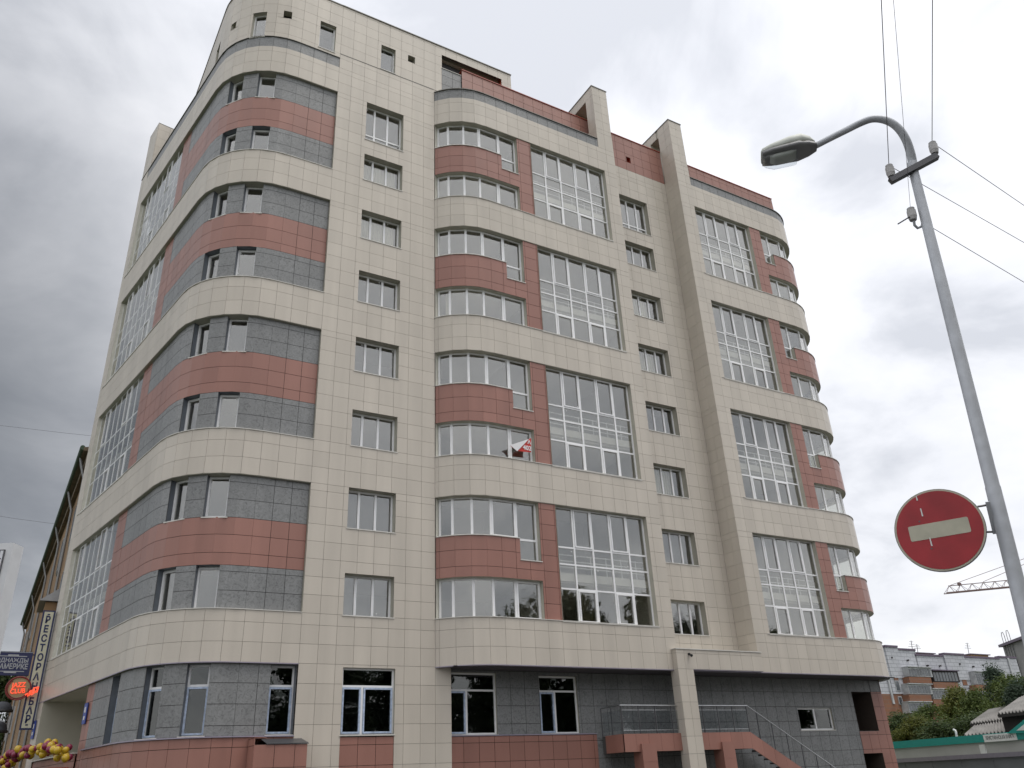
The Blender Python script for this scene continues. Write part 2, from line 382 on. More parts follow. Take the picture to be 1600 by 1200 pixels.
def reveal(P, s0, s1, z0, z1, off, depth, sides='lrtb', mat='soffit', parent=None):
    mb = MB(); steps = 1 if (P.pt(s0) + P.pt(s1) - 2 * P.pt((s0 + s1) / 2)).length < 1e-3 else max(2, int((s1 - s0) / .3))
    o0 = off - depth; o1 = off - .004
    for i in range(steps):
        u0 = s0 + (s1 - s0) * i / steps; u1 = s0 + (s1 - s0) * (i + 1) / steps
        A1 = P.pt(u0, o1); B1 = P.pt(u1, o1); A0 = P.pt(u0, o0); B0 = P.pt(u1, o0)
        if 't' in sides: mb.quad((*A1, z1 + GZ), (*B1, z1 + GZ), (*B0, z1 + GZ), (*A0, z1 + GZ))
        if 'b' in sides: mb.quad((*A1, z0 + GZ), (*B1, z0 + GZ), (*B0, z0 + GZ), (*A0, z0 + GZ))
    for s, k in ((s0, 'l'), (s1, 'r')):
        if k in sides:
            A1 = P.pt(s, o1); A0 = P.pt(s, o0); mb.quad((*A1, z0 + GZ), (*A0, z0 + GZ), (*A0, z1 + GZ), (*A1, z1 + GZ))
    mb.build('reveal', mat, parent or LASTW[0] or B)
PANE_ME = {}
def pane(parent, a, b, n, z0, z1, off, mat='glass'):
    m = MB(); j = [random.uniform(-.006, .006) for _ in range(4)]
    def q(p, z, k, o): return (p[0] + n[0] * (off + j[k] + o), p[1] + n[1] * (off + j[k] + o), z + GZ)
    m.hexa([q(a, z0, 0, .008), q(b, z0, 1, .008), q(b, z0, 1, 0), q(a, z0, 0, 0), q(a, z1, 2, .008), q(b, z1, 3, .008), q(b, z1, 3, 0), q(a, z1, 2, 0)])
    return m.build('pane', mat, parent)
def window(P, s0, s1, z0, z1, off, cols, rows=(), sash=(), name='window', fw=.06, mat='pvc', gmat='glass', sill=True, film=False, cut=None, curtain=None, depth=.22, label=None, top_single=False, md=.04):
    """cols: inner mullion positions (s); rows: transom heights; sash: set of (col,row) cells with an opening leaf"""
    m = MB(); fo = off - depth
    cs = [s0] + list(cols) + [s1]; rs = [z0] + list(rows) + [z1]
    segs = list(zip(cs, cs[1:]))
    # mullions
    for i, c in enumerate(cs):
        w = fw if i in (0, len(cs) - 1) else fw * .62
        l = max(c - w, s0); r = min(c + w, s1)
        a, b, n = chord(P, l, r); lo = z0
        if cut and cut.get(i) is not None: lo = cut[i]
        m.obox(a, b, lo + GZ, (rows[-1] if top_single and 0 < i < len(cs) - 1 else z1) + GZ, n, fo - .035, fo + md)
    for ci, (c0, c1) in enumerate(segs):
        a, b, n = chord(P, c0, c1)
        lo = z0 if not (cut and (cut.get(ci) is not None and cut.get(ci + 1) is not None)) else max(cut[ci], cut[ci + 1])
        if cut and cut.get(('c', ci)) is not None: lo = cut[('c', ci)]
        for k, z in enumerate(rs):
            if z < lo - 1e-3 and k > 0: continue
            zz = lo if k == 0 else z
            h = fw if k in (0, len(rs) - 1) else fw * .55
            m.obox(a, b, max(zz - h, lo) + GZ, min(zz + h, z1) + GZ, n, fo - .03, fo + md - .005)
    o = m.build(name, mat, B); LASTW[0] = o
    if label: o['label'] = label
    for ci, (c0, c1) in enumerate(segs):
        a, b, n = chord(P, c0, c1); d = (b - a).normalized()
        lo = z0
        if cut and cut.get(('c', ci)) is not None: lo = cut[('c', ci)]
        zs = [lo] + [r for r in rows if r > lo + 1e-3] + [z1]
        for ri, (r0, r1) in enumerate(zip(zs, zs[1:])):
            if top_single and r1 == z1:
                if ci == 0: pane(o, *chord(P, s0 + .03, s1 - .03), r0 + .02, r1 - .02, fo, gmat)
                continue
            pane(o, a + d * .03, b - d * .03, n, r0 + .02, r1 - .02, fo, gmat)
            if random.random() < .16 and gmat == 'glass':
                q0 = a + d * random.choice((.14, (b - a).length - .16)); zz_ = r1 - .16 if random.random() < .6 else r0 + .14
                MB().obox(q0, q0 + d * .05, zz_ + GZ, zz_ + .05 + GZ, n, fo + .012, fo + .016).build('sticker', 'white_mark', o)
            if (ci, ri) in sash:
                f = MB(); w = .055
                a1 = a + d * .045; b1 = b - d * .045
                f.obox(a1, b1, r0 + .04 + GZ, r0 + .04 + w + GZ, n, fo + .012, fo + md + .022); f.obox(a1, b1, r1 - .04 - w + GZ, r1 - .04 + GZ, n, fo + .012, fo + md + .022)
                f.obox(a1, a1 + d * w, r0 + .04 + w + GZ, r1 - .04 - w + GZ, n, fo + .012, fo + md + .022); f.obox(b1 - d * w, b1, r0 + .04 + w + GZ, r1 - .04 - w + GZ, n, fo + .012, fo + md + .022)
                f.build('sash', mat if not film else 'pvc_film', o)
    if curtain:
        c = MB(); nseg = 30
        for (u0, u1, cm) in curtain:
            c = MB(); k = max(6, int((u1 - u0) / .07)); pts = []
            for i in range(k + 1):
                s = u0 + (u1 - u0) * i / k; pts.append(P.pt(s, fo - .22 + (.025 if i % 2 else -.025)))
            for p, q2 in zip(pts, pts[1:]): c.quad((*p, z0 + GZ), (*q2, z0 + GZ), (*q2, z1 + GZ), (*p, z1 + GZ))
            c.build('curtain', cm, o)
    if sill:
        sl = MB(); nn = max(1, int((s1 - s0) / .5)) if len(cs) > 4 and P in (PA, PC, PE) else 1
        for i in range(nn):
            u0 = s0 - .03 + (s1 - s0 + .06) * i / nn; u1 = s0 - .03 + (s1 - s0 + .06) * (i + 1) / nn
            a, b, n = chord(P, max(u0, 0), min(u1, P.len)); sl.obox(a, b, z0 - .035 + GZ, z0 + .0 + GZ, n, off - depth - .02, off + .025)
        sl.build('sill', 'flashing', o)
    return o

# ---- facade B: flat cream wall with three-light windows
holesB = []
for (a, b, c, d) in GR:
    holesB += [(1.38, 3.18, a, b), (1.38, 3.18, c if a < 18 else 20.73, d)]
WB = list(holesB)
GWB = (1.47, 3.28, -3.68, -1.66)
ATB = [(1.97, 2.70, 25.33, 26.90)]; VENT = [(3.35, 3.72, 26.50, 26.93)]
clad(PB, 'cream', 0, 4.75, -6.9, 24.98, WB + [(1.47, 3.28, -7, -1.66)])
clad(PB, 'pink', 1.47, 3.28, -6.9, -3.74, off=-.02, grid=1.47)
MUL = (.28, .63)
for i, h in enumerate(WB):
    w = h[1] - h[0]; tall = h[3] - h[2] > 1.8
    cur = None
    if i in (5, 6): cur = [(h[0] + .1, h[1] - .1, 'curtain')]
    window(PB, h[0], h[1], h[2], h[3], 0, [h[0] + w * MUL[0], h[0] + w * MUL[1]], rows=(h[2] + .52,) if tall else (), curtain=cur, depth=.34, fw=.07)
    reveal(PB, *h, 0, .4)
window(PB, *GWB, 0, [GWB[0] + .72], rows=(-2.22,), mat='pvc', gmat='glass_dark', sash={(0, 0), (1, 0)}, film=True, depth=.16, top_single=True)
reveal(PB, *GWB, 0, .25)
# attic wall with the window, the vents and the open frame over the terrace
PBA = Path([(0, 0), (9.2, 0)], 1)
clad(PBA, 'cream', 0, 9.2, 25.28, 28.42, ATB + VENT + [(5.17, 8.62, 20, 27.87), (8.62, 9.3, 20, 27.30)], grid=0.0)
strip(DFL, PBA, 0, 4.68, 25.255, -.03, .012, t=.03)
clad(PBA, 'cream', 0, 5.17, 24.98, 25.255, off=0)
window(PBA, *ATB[0], 0, [], depth=.24); reveal(PBA, *ATB[0], 0, .3); reveal(PBA, *VENT[0], 0, .3, parent=B)
strip(DFL, PBA, -.02, 9.22, 28.42, -.4, .04, t=.05)
# ---- facade A: rounded corner and side wall
SG0, SG1 = 10.05, 15.85        # tall glazing on the side street
AREC = -.13
for (b0, b1) in BANDS[:4]: clad(PA, 'cream', 0, S_END, b0, b1)
clad(PA, 'cream', 0, S_END, BANDS[4][0], BANDS[4][1])
clad(PA, 'grey', 0, 15.6, 24.40, 24.98, off=-.015); clad(PA, 'cream', 15.6, S_END, 24.40, 24.98)
WIN1, WIN2 = (2.72, 3.50), (4.20, 5.00)
for gi, (a, b, c, d) in enumerate(GR):
    hs = [(*WIN1, a, b), (*WIN2, a, b), (*WIN1, c, d), (*WIN2, c, d)]
    clad(PA, 'grey', 0, 9.05, a, b, hs, off=AREC); clad(PA, 'pink', 0, 9.05, b, c, hs, off=AREC); clad(PA, 'grey', 0, 9.05, c, d, hs, off=AREC)
    clad(PA, 'pink', 9.05, SG0, a, d, off=AREC); clad(PA, 'cream', SG1, S_END, a, d)
    for h in hs:
        o = window(PA, *h, AREC, [], sash={(0, 0)}, depth=.28, sill=True); reveal(PA, *h, AREC, .35, mat='reveal_grey')
    cw = (SG1 - SG0) / 8
    window(PA, SG0, SG1, a, d, 0, [SG0 + cw * i for i in range(1, 8)], rows=(a + 1.28, a + 2.05, a + 2.8), sash={(1, 0), (4, 0), (2, 3), (6, 3)}, name='stair_glazing', depth=.16, fw=.042, md=.012,
           label='tall glazed bay of many white framed panes on the side wall')
    reveal(PA, SG0, SG1, a, d, 0, .3, sides='rt', mat='jamb')
    # step in the wall at the right end of the coloured field
    MB().quad((0, -.004, a + GZ), (0, .2, a + GZ), (0, .2, d + GZ), (0, -.004, d + GZ)).build('wall_step', 'soffit', B)
for (b0, b1) in BANDS:
    strip(SOF, PA, 0.0, S_END, b0 - .012, -.4, -.012, t=.012); strip(FLA if b1 < 20 else DFL, PA, 0.0, S_END if b1 > 20 else SG0 + 6.2, b1 if b1 < 20 else 24.985, -.3, .025, t=.025)
# side attic and the fin at its far end
ATW = [(3.43, 4.08, 24.99, 26.55), (.27, 1.02, 25.2, 26.87)]; ATV = [(2.33, 2.70, 26.27, 26.72), (5.0, 5.35, 26.1, 26.5)]
sw = PAT.len - 3.4
ATW2 = [(6.6, 7.3, 25.0, 26.6)]
clad(PAT, 'cream', 0, PAT.len, 25.01, 28.42, ATW + ATV + ATW2, off=0)
for h in ATW + ATW2: window(PAT, *h, 0, [], depth=.22); reveal(PAT, *h, 0, .28)
for h in ATV: reveal(PAT, *h, 0, .3, parent=B)
strip(DFL, PAT, -.02, PAT.len, 28.42, -.4, .03, t=.05)
# ---- ground floor of the corner
AG = [(.02, .83, -3.64, -1.62), (2.65, 3.36, -3.64, -1.62), (4.10, 4.82, -3.64, -1.62), (6.55, 7.35, -3.64, -1.62)]
clad(PA, 'grey', 0, 9.25, -3.66, -1.59, AG, off=-.10)
clad(PA, 'pink', 9.25, 10.05, -6.9, -1.59, off=-.10)
clad(PA, 'pink', 0, 9.25, -6.9, -3.70, off=-.02)
clad(PA, 'cream', 15.75, S_END, -6.9, -1.59)
clad(PA, 'pink', 10.05, 15.75, -6.9, -3.75, off=-.04)
for h in AG:
    window(PA, *h, -.10, [], rows=(-2.22,), mat='pvc' , gmat='glass_dark', sash={(0, 0)}, film=True, depth=.26); reveal(PA, *h, -.10, .34, mat='reveal_grey')
strip(LIL, PA, 0, 9.3, -3.70, -.12, .03, t=.035)
strip(LIL, PA, 0, S_END, -1.60, -.02, .012, t=.03)
# porch on the side street
POR = MB()
def pq(s, o): return PA.pt(s, o)
for (sa, oa, sb, ob) in ((10.05, -.1, 10.05, -2.6), (10.05, -2.6, 15.75, -2.6), (15.75, -2.6, 15.75, -.0)):
    a = pq(sa, oa); b = pq(sb, ob); POR.quad((*a, -3.75 + GZ), (*b, -3.75 + GZ), (*b, -1.58 + GZ), (*a, -1.58 + GZ))
POR.build('porch_wall', 'soffit', B)
strip(FLA, PA, 10.05, 15.75, -3.75, -2.6, .04, t=.04)
strip(SOF, PA, 10.05, 15.75, -1.60, -2.6, -.1, t=.02)
# ---- facade C: rounded bay
XR, XE0, XG0, XG1 = 8.69, 7.78, 9.46, 13.95
PREC = -.04
CB = [(-1.571, 0.02), (4.50, 6.11), (10.69, 12.33), (16.92, 18.55), (23.02, 24.52)]
CG = [(0.02, 1.45, 3.0, 4.50), (6.11, 7.55, 9.2, 10.69), (12.33, 13.80, 15.45, 16.92), (18.55, 20.0, 21.6, 23.02)]
rowsC = []
for b0, b1 in CB: rowsC += [b0, b0 + .6, b0 + 1.2, b1]
for a, b, c, d in CG: rowsC += [a + (d - a - .26) / 7 * i for i in range(1, 8)]
rowsC = sorted(rowsC)
GRID_C = .16
rib = [0.62, 1.43, 2.25, 3.20]        # mullions of the curved ribbon window
ROOM = random.Random(3)
def glazing(P, s0, s1, a, d, off=0.0, reflect=None, gi=0):
    w = (s1 - s0) / 5
    cur = []
    if gi == 0: cur = [(s0 + w + .1, s0 + 2 * w - .1, 'blind')]
    o = window(P, s0, s1, a, d, off, [s0 + w * i for i in range(1, 5)], rows=(a + 1.26, a + 2.2, a + 2.86), sash={(1, 0), (3, 0), (1, 3), (3, 3)}, name='stair_glazing', depth=.27, fw=.06,
               label='large glazed panel of twenty white framed panes')
    reveal(P, s0, s1, a, d, off, .33)
    # floor slab edge and balustrade of the landing inside
    sl = MB(); p0 = P.pt(s0, off - .55); p1 = P.pt(s1, off - .55); n = P.nrm(s0 + .1)
    sl.obox(p0, p1, a + 1.55 + GZ, a + 1.95 + GZ, n, -.3, 0); sl.build('floor_slab_edge', 'plaster_white', o)
    rl = MB()
    for z in (2.18, 2.42, 2.66): rl.obox(p0, p1, a + z - .018 + GZ, a + z + .018 + GZ, n, -.04, 0)
    for i in range(6):
        q2 = p0.lerp(p1, (i + .5) / 6); dd = (p1 - p0).normalized()
        rl.obox(q2 - dd * .015, q2 + dd * .015, a + 1.95 + GZ, a + 2.7 + GZ, n, -.035, -.005)
    rl.build('landing_railing', 'pvc', o)
    for (u0, u1, cm) in cur:
        c = MB(); k = 10
        for i in range(k):
            pA = P.pt(u0 + (u1 - u0) * i / k, off - .32); pB = P.pt(u0 + (u1 - u0) * (i + .75) / k, off - .38)
            c.quad((*pA, a + GZ), (*pB, a + GZ), (*pB, a + 1.3 + GZ), (*pA, a + 1.3 + GZ))
        c.build('vertical_blind', cm, o)
    return o
sx = sC(XR); se = sC(XE0)
for gi, (a, b, c, d) in enumerate(CG):
    lowc = c - .82
    hs = [(-.1, sx, a, b), (-.1, sx, c, d), (se, sx, lowc, c + .01)]
    clad(PC, 'pink', 0.0, sC(XG0), a, d, hs, off=PREC, grid=GRID_C, rows=rowsC)
    clad(PC, 'cream', sC(XG1), PC.len, a, d, grid=GRID_C, rows=rowsC)
    window(PC, .03, sx, a, b, PREC, rib, sash={(4, 0)}, name='bay_window', depth=.26, fw=.075, curtain=[(.3, .62, 'curtain')] if gi == 2 else None)
    window(PC, .03, sx, lowc, d, PREC, [.62, 1.43, 2.25, se], rows=(c,), name='bay_window', depth=.26, fw=.075, sill=False,
           cut={0: c, 1: c, 2: c, 3: c, ('c', 0): c, ('c', 1): c, ('c', 2): c, ('c', 3): c}, sash={(3, 0)})
    strip(FLA, PC, .02, se, c - .035, PREC - .2, PREC + .03, t=.035); strip(FLA, PC, se - .02, sx + .03, lowc - .035, PREC - .2, PREC + .03, t=.035)
    reveal(PC, .01, sx, a, b, PREC, .32, sides='rt'); reveal(PC, .01, se, c, d, PREC, .32, sides='t'); reveal(PC, se, sx, lowc, d, PREC, .32, sides='rtb'); reveal(PC, .01, sx, a, b, PREC, .32, sides='l', mat='jamb'); reveal(PC, .01, sx, c, d, PREC, .32, sides='l', mat='jamb')
    MB().quad(*[(*PC.pt(se, o_), z_ + GZ) for o_, z_ in ((PREC, lowc), (PREC - .3, lowc), (PREC - .3, c), (PREC, c))]).build('reveal', 'soffit', LASTW[0])
    glazing(PC, sC(XG0), sC(XG1), a, d, gi=gi)
for i, (b0, b1) in enumerate(CB):
    clad(PC, 'cream', 0, PC.len, b0, b1, grid=GRID_C, rows=rowsC)
    strip(SOF, PC, 0, PC.len, b0 - .012, -.35, -.012, t=.012)
    if i < 4: strip(FLA, PC, 0.0, PC.len - .75, b1, -.3, .03, t=.025)
clad(PC, 'grey', 0, PC.len - 1.0, 24.52, 25.08, off=-.015, grid=GRID_C, step=.6); clad(PC, 'cream', PC.len - 1.0, PC.len, 24.52, 25.6, grid=GRID_C, rows=rowsC)
strip(DFL, PC, 0, PC.len - 1.0, 25.08, -.4, .03, t=.04)
strip(LIL, PC, 0, PC.len, -1.60, -.25, .012, t=.03)
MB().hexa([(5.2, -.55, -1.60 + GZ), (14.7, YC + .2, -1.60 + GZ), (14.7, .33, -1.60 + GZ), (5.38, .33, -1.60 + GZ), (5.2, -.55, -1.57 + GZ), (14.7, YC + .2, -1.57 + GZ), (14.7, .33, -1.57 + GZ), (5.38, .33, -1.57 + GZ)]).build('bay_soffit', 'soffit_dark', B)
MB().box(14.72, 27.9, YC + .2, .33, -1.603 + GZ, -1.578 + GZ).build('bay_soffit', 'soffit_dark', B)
# roof terrace walls behind the parapet: grey then pink, running on over the recess and the right bay
PT = Path([(5.15, .0), (6.25, .0)], 1); clad(PT, 'grey', 0, 1.1, 24.6, 26.93, off=.0)
strip(FLA, PT, 0, 1.1, 26.93, -.2, .03, t=.03)
PT2 = Path([(6.25, -.06), (14.70, -.06)], 1); clad(PT2, 'pink', 0, 8.45, 24.6, 27.28, rows=[24.9 + .6 * i for i in range(6)])
strip(RFL, PT2, 0, 8.45, 27.28, -.3, .035, t=.05)
MB().box(5.17, 8.62, .30, 3.2, 27.90 + GZ, 28.3 + GZ).build('terrace_ceiling', 'soffit', B)
MB().quad((4.9, 3.2, 25 + GZ), (14.7, 3.2, 25 + GZ), (14.7, 3.2, 28 + GZ), (4.9, 3.2, 28 + GZ)).quad((5.16, .03, 25 + GZ), (5.16, 3.2, 25 + GZ), (5.16, 3.2, 28.3 + GZ), (5.16, .03, 28.3 + GZ)).quad((8.64, .03, 27.3 + GZ), (8.64, .6, 27.3 + GZ), (8.64, .6, 28.3 + GZ), (8.64, .03, 28.3 + GZ)).build('terrace_wall', 'terracotta', B)
PE9 = Path([(9.2, 0), (9.2, .6)], 1); clad(PE9, 'cream', 0, .6, 27.32, 28.42)
# ---- recess D and its windows
PDT = Path([(14.72, 0), (19.10, 0)], 1)
hD = []
for (a, b, c, d) in GR: hD += [(.90, 2.78, a, b), (.90, 2.78, c if a < 18 else 20.73, d)]
clad(PD, 'cream', 0, PD.len, -1.0, 24.85, hD, grid=-.1)
VD = (1.76, 2.06, 25.44, 25.84)
clad(PD, 'pink', 0, PD.len, 24.85, 27.15, [VD], grid=-.1, rows=[24.85 + .6 * i for i in range(5)])
strip(RFL, PD, 0, PD.len, 27.15, -.3, .035, t=.05)
MB().box(14.72 + 1.76, 14.72 + 2.06, .22, .25, 25.44 + GZ, 25.84 + GZ).build('vent_back', 'red_flashing', B); reveal(PD, *VD, 0, .25, mat='red_flashing', parent=B)
for i, h in enumerate(hD):
    w = h[1] - h[0]; tall = h[3] - h[2] > 1.8
    window(PD, *h, 0, [h[0] + w * .36, h[0] + w * .68], rows=(h[2] + .52,) if tall else (), depth=.34, fw=.07, curtain=[(h[0] + .1, h[1] - .5, 'curtain')] if i in (2, 4, 5) else None); reveal(PD, *h, 0, .4)
# ---- return wall and right bay E
rowsE = ROWS
clad(PR, 'cream', 0, -YC, -.75, 24.85, grid=.0); clad(PR, 'cream', 0.06, -YC, 24.85, 28.80, grid=0.0)
EG0, EG1, EP1, EX1 = 20.02, 24.10, 24.97, 25.75
for gi, (a, b, c, d) in enumerate(GR):
    lowc = c - .78
    s0 = sE(EP1); s1 = PE.len; sx2 = sE(EX1)
    hs = [(s0, s1 + .1, a, b), (s0, s1 + .1, c, d), (s0, sx2, lowc, c + .01)]
    clad(PE, 'cream', 0, sE(EG0), a, d)
    clad(PE, 'pink', sE(EG1), PE.len, a, d, hs, off=PREC)
    ribE = [s0 + .85, s0 + 1.85, s0 + 2.65, s0 + 3.4, s0 + 4.1]
    window(PE, s0, s1, a, b, PREC, ribE, name='bay_window', depth=.26, fw=.075)
    window(PE, s0, s1, lowc, d, PREC, [sx2] + ribE[1:], rows=(c,), name='bay_window', depth=.26, fw=.075, sill=False,
           cut={2: c, 3: c, 4: c, 5: c, 6: c, ('c', 1): c, ('c', 2): c, ('c', 3): c, ('c', 4): c, ('c', 5): c})
    strip(FLA, PE, sx2, s1, c - .035, PREC - .2, PREC + .03, t=.035); strip(FLA, PE, s0 - .03, sx2 + .02, lowc - .035, PREC - .2, PREC + .03, t=.035)
    reveal(PE, s0, s1, a, b, PREC, .32, sides='lt'); reveal(PE, sx2, s1, c, d, PREC, .32, sides='t'); reveal(PE, s0, sx2, lowc, d, PREC, .32, sides='ltb')
    MB().quad(*[(*PE.pt(sx2, o_), z_ + GZ) for o_, z_ in ((PREC, lowc), (PREC - .3, lowc), (PREC - .3, c), (PREC, c))]).build('reveal', 'soffit', LASTW[0])
    glazing(PE, sE(EG0), sE(EG1), a, d, gi=gi + 1)
for i, (b0, b1) in enumerate(BANDS):
    clad(PE, 'cream', 0, PE.len, b0, b1 if i < 4 else 24.38)
    strip(SOF, PE, 0, PE.len, b0 - .012, -.35, -.012, t=.012)
    if i < 4: strip(FLA, PE, .75, PE.len, b1, -.3, .03, t=.025)
clad(PE, 'grey', .95, PE.len, 24.38, 24.92, off=-.015); clad(PE, 'cream', 0, .95, 24.38, 25.6)
strip(DFL, PE, .95, PE.len, 24.92, -.4, .03, t=.04); strip(LIL, PE, 0, PE.len, -1.60, -.25, .012, t=.03)
PT3 = Path([(20.0, 0), (28.05, 0)], 1); clad(PT3, 'pink', 0, 8.05, 24.6, 27.02, rows=[24.9 + .6 * i for i in range(6)]); strip(RFL, PT3, 0, 8.05, 27.02, -.3, .035, t=.05)
PT4 = Path([(28.05, 0), (28.05, 2.5)], 1); clad(PT4, 'pink', 0, 2.5, 24.6, 27.02, rows=[24.9 + .6 * i for i in range(6)])
# ---- fins that rise through the parapet: front leg, top beam, rear leg
for (fx0, fx1, ftop, base) in ((13.72, 14.70, 28.87, 25.6), (19.10, 20.03, 28.80, 25.6)):
    pf = Path([(fx0, YC), (fx1, YC)], 1); clad(pf, 'cream', 0, fx1 - fx0, base, ftop, grid=.49)
    pl = Path([(fx0, 2.2), (fx0, YC)], 1); clad(pl, 'cream', 0, 3.245, 24.95, ftop, [(1.55, 2.6, 26.0, 28.25), (-1, .9, 20, 28.25)] if fx0 < 15 else [(1.55, 2.6, 26.0, 28.25), (-1, .9, 20, 28.25), (2.1, 4, 20, 28.9)], grid=0.05)
    pr = Path([(fx1, YC), (fx1, 2.2)], 1); clad(pr, 'cream', 0, 3.245, 24.95, ftop, [(.65, 1.7, 26.0, 28.25)], grid=0.0)
    MB().box(fx0 + .035, fx1 - .035, YC + .035, YC + .62, 24.5 + GZ, ftop - .01 + GZ).box(fx0 + .035, fx1 - .035, YC + .62, 2.15, 28.27 + GZ, ftop - .01 + GZ).box(fx0 + .035, fx1 - .035, .63, 2.15, 24.6 + GZ, 28.27 + GZ).build('fin_core', 'soffit', B)
    MB().box(fx0 - .03, fx1 + .03, YC - .03, 2.2, ftop + GZ, ftop + .05 + GZ).build('fin_cap', 'dark_flashing', B)
# far fin on the side street
e0 = PA.pt(15.25); e1 = PA.pt(S_END); inward = -PA.nrm(15.5)
pff = Path([tuple(e0 + inward * .02), tuple(e0 + inward * 4.0)], 1); clad(pff, 'cream', 0, 3.98, 24.98, 28.05)
pfs = Path([tuple(e0), tuple(e1)], -1); clad(pfs, 'cream', 0, (e1 - e0).length, 24.98, 28.05)
fc = MB(); p = [e0, e1, e1 + inward * 4, e0 + inward * 4]
fc.hexa([(*(q + (p[0] + p[2] - q * 2) * .012), 24.9 + GZ) for q in p] + [(*(q + (p[0] + p[2] - q * 2) * .012), 28.04 + GZ) for q in p]); fc.build('fin_core', 'soffit', B)
MB().hexa([(*q, 28.05 + GZ) for q in p] + [(*q, 28.10 + GZ) for q in p]).build('fin_cap', 'dark_flashing', B)
# ---- ground floor under the bays
PG0 = Path([(4.75, 0), (5.35, 0)], 1); clad(PG0, 'cream', 0, .6, -6.9, -1.571)
YG = .35
PGR = Path([(5.35, 0), (5.35, YG)], 1); clad(PGR, 'cream', 0, YG, -6.9, -1.571)
PG = Path([(5.36, YG), (28.4, YG)], 1)
def sg(x): return x - 5.36
GW = [(sg(5.45), sg(7.32), -3.71, -1.68), (sg(9.12), sg(10.80), -3.72, -1.73)]
EW = (sg(22.42), sg(24.58), -3.73, -2.82); OP1 = (sg(26.17), sg(27.50), -3.80, -2.12); OP2 = (sg(26.12), sg(27.40), -6.9, -4.74)
clad(PG, 'grey', 0, sg(11.52), -3.72, -1.60, GW, grid=sg(7.3), off=-.02)
clad(PG, 'pink', 0, sg(11.52), -6.9, -3.76, off=.02, grid=0)
clad(PG, 'grey', sg(11.52), sg(27.55), -6.9, -1.60, [EW, OP1, OP2, (sg(26.15), sg(29), -6.95, -3.85), (sg(27.50), 30, -7, -2.10)], grid=sg(11.52), off=-.02)
clad(PG, 'pink', sg(26.15), sg(28.28), -6.9, -2.10, [OP1, OP2, (0, sg(27.50), -3.82, -2.0)], grid=sg(26.15))
clad(PG, 'grey', sg(27.50), sg(28.28), -2.10, -1.60, off=-.02)
for h in GW:
    window(PG, *h, -.02, [h[0] + .70], rows=(-2.26,), mat='pvc', gmat='glass_dark', sash={(0, 0)}, film=True, depth=.12, top_single=True); reveal(PG, *h, -.02, .2)
window(PG, *EW, -.02, [(EW[0] + EW[1]) / 2], gmat='glass_dark', depth=.12); reveal(PG, *EW, -.02, .2)
strip(LIL, PG, 0, sg(11.52), -3.755, -.05, .05, t=.035)
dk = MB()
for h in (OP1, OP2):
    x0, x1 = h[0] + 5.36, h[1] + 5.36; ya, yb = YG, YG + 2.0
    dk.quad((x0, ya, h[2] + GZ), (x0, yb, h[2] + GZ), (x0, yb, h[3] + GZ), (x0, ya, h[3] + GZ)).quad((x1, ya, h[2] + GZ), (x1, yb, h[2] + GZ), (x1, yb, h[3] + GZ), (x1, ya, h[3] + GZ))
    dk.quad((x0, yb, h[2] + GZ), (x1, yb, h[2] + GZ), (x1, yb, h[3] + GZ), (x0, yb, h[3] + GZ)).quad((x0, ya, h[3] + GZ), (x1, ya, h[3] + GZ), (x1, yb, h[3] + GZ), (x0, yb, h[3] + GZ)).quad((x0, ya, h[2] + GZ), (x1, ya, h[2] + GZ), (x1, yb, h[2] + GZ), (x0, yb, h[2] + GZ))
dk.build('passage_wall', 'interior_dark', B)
PGS = Path([(28.28, YG), (28.28, 8)], 1); clad(PGS, 'pink', 0, 8 - YG, -6.9, -1.6)
# entrance pillar and the beam over it
PX0, PX1, PYF, PYB = 14.44, 15.22, -1.30, -.85
pp = Path([(PX0, PYF), (PX1, PYF)], 1); clad(pp, 'cream', 0, PX1 - PX0, -6.9, -1.571, grid=.4)
pp2 = Path([(PX0, PYB), (PX0, PYF)], 1); clad(pp2, 'cream', 0, PYB - PYF, -6.9, -1.571)
pp3 = Path([(PX1, PYF), (PX1, PYB)], 1); clad(pp3, 'cream', 0, PYB - PYF, -6.9, -1.571)
pb = Path([(PX0, PYF), (19.02, PYF)], 1); clad(pb, 'cream', 0, 19.02 - PX0, -1.571, -.84, grid=.4, rows=[-.98])
pb2 = Path([(PX0, YC), (PX0, PYF)], 1); clad(pb2, 'cream', 0, YC - PYF, -1.571, -.84)
pb3 = Path([(19.02, PYF), (19.02, YC)], 1); clad(pb3, 'cream', 0, YC - PYF, -1.571, -.84)
MB().box(PX0 + .035, PX1 - .035, PYF + .035, PYB, .0, -1.58 + GZ).box(PX0 + .035, 18.98, PYF + .035, .0, -1.575 + GZ, -.845 + GZ).build('pillar_core', 'soffit', B)
MB().box(PX0 - .03, 19.03, PYF - .03, .0, -.838 + GZ, -.80 + GZ).build('beam_cap', 'flashing', B)
MB().box(PX1 + .02, 18.97, PYF + .01, -.1, -1.60 + GZ, -1.578 + GZ).build('drip_trim', 'lilac_trim', B)
# plinth box with a sheet metal lid beside the corner
ppx = Path([(-1.35, -.02), (-1.35, -.75), (.22, -.75), (.22, -.02)], 1)
clad(ppx, 'pink', 0, .73, -6.9, -3.76); clad(ppx, 'pink', .73, 2.30, -6.9, -3.95, grid=.73); clad(ppx, 'pink', 2.30, 3.03, -6.9, -3.95)
MB().hexa([(-1.0, -.78, -3.95 + GZ), (.25, -.78, -3.95 + GZ), (.25, 0, -3.78 + GZ), (-1.0, 0, -3.78 + GZ), (-1.0, -.78, -3.925 + GZ), (.25, -.78, -3.925 + GZ), (.25, 0, -3.755 + GZ), (-1.0, 0, -3.755 + GZ)]).build('metal_lid', 'steel_dark', B)
MB().box(-1.35, -1.0, -.75, 0, -3.78 + GZ, -3.76 + GZ).build('plinth_cap', 'pink', B)

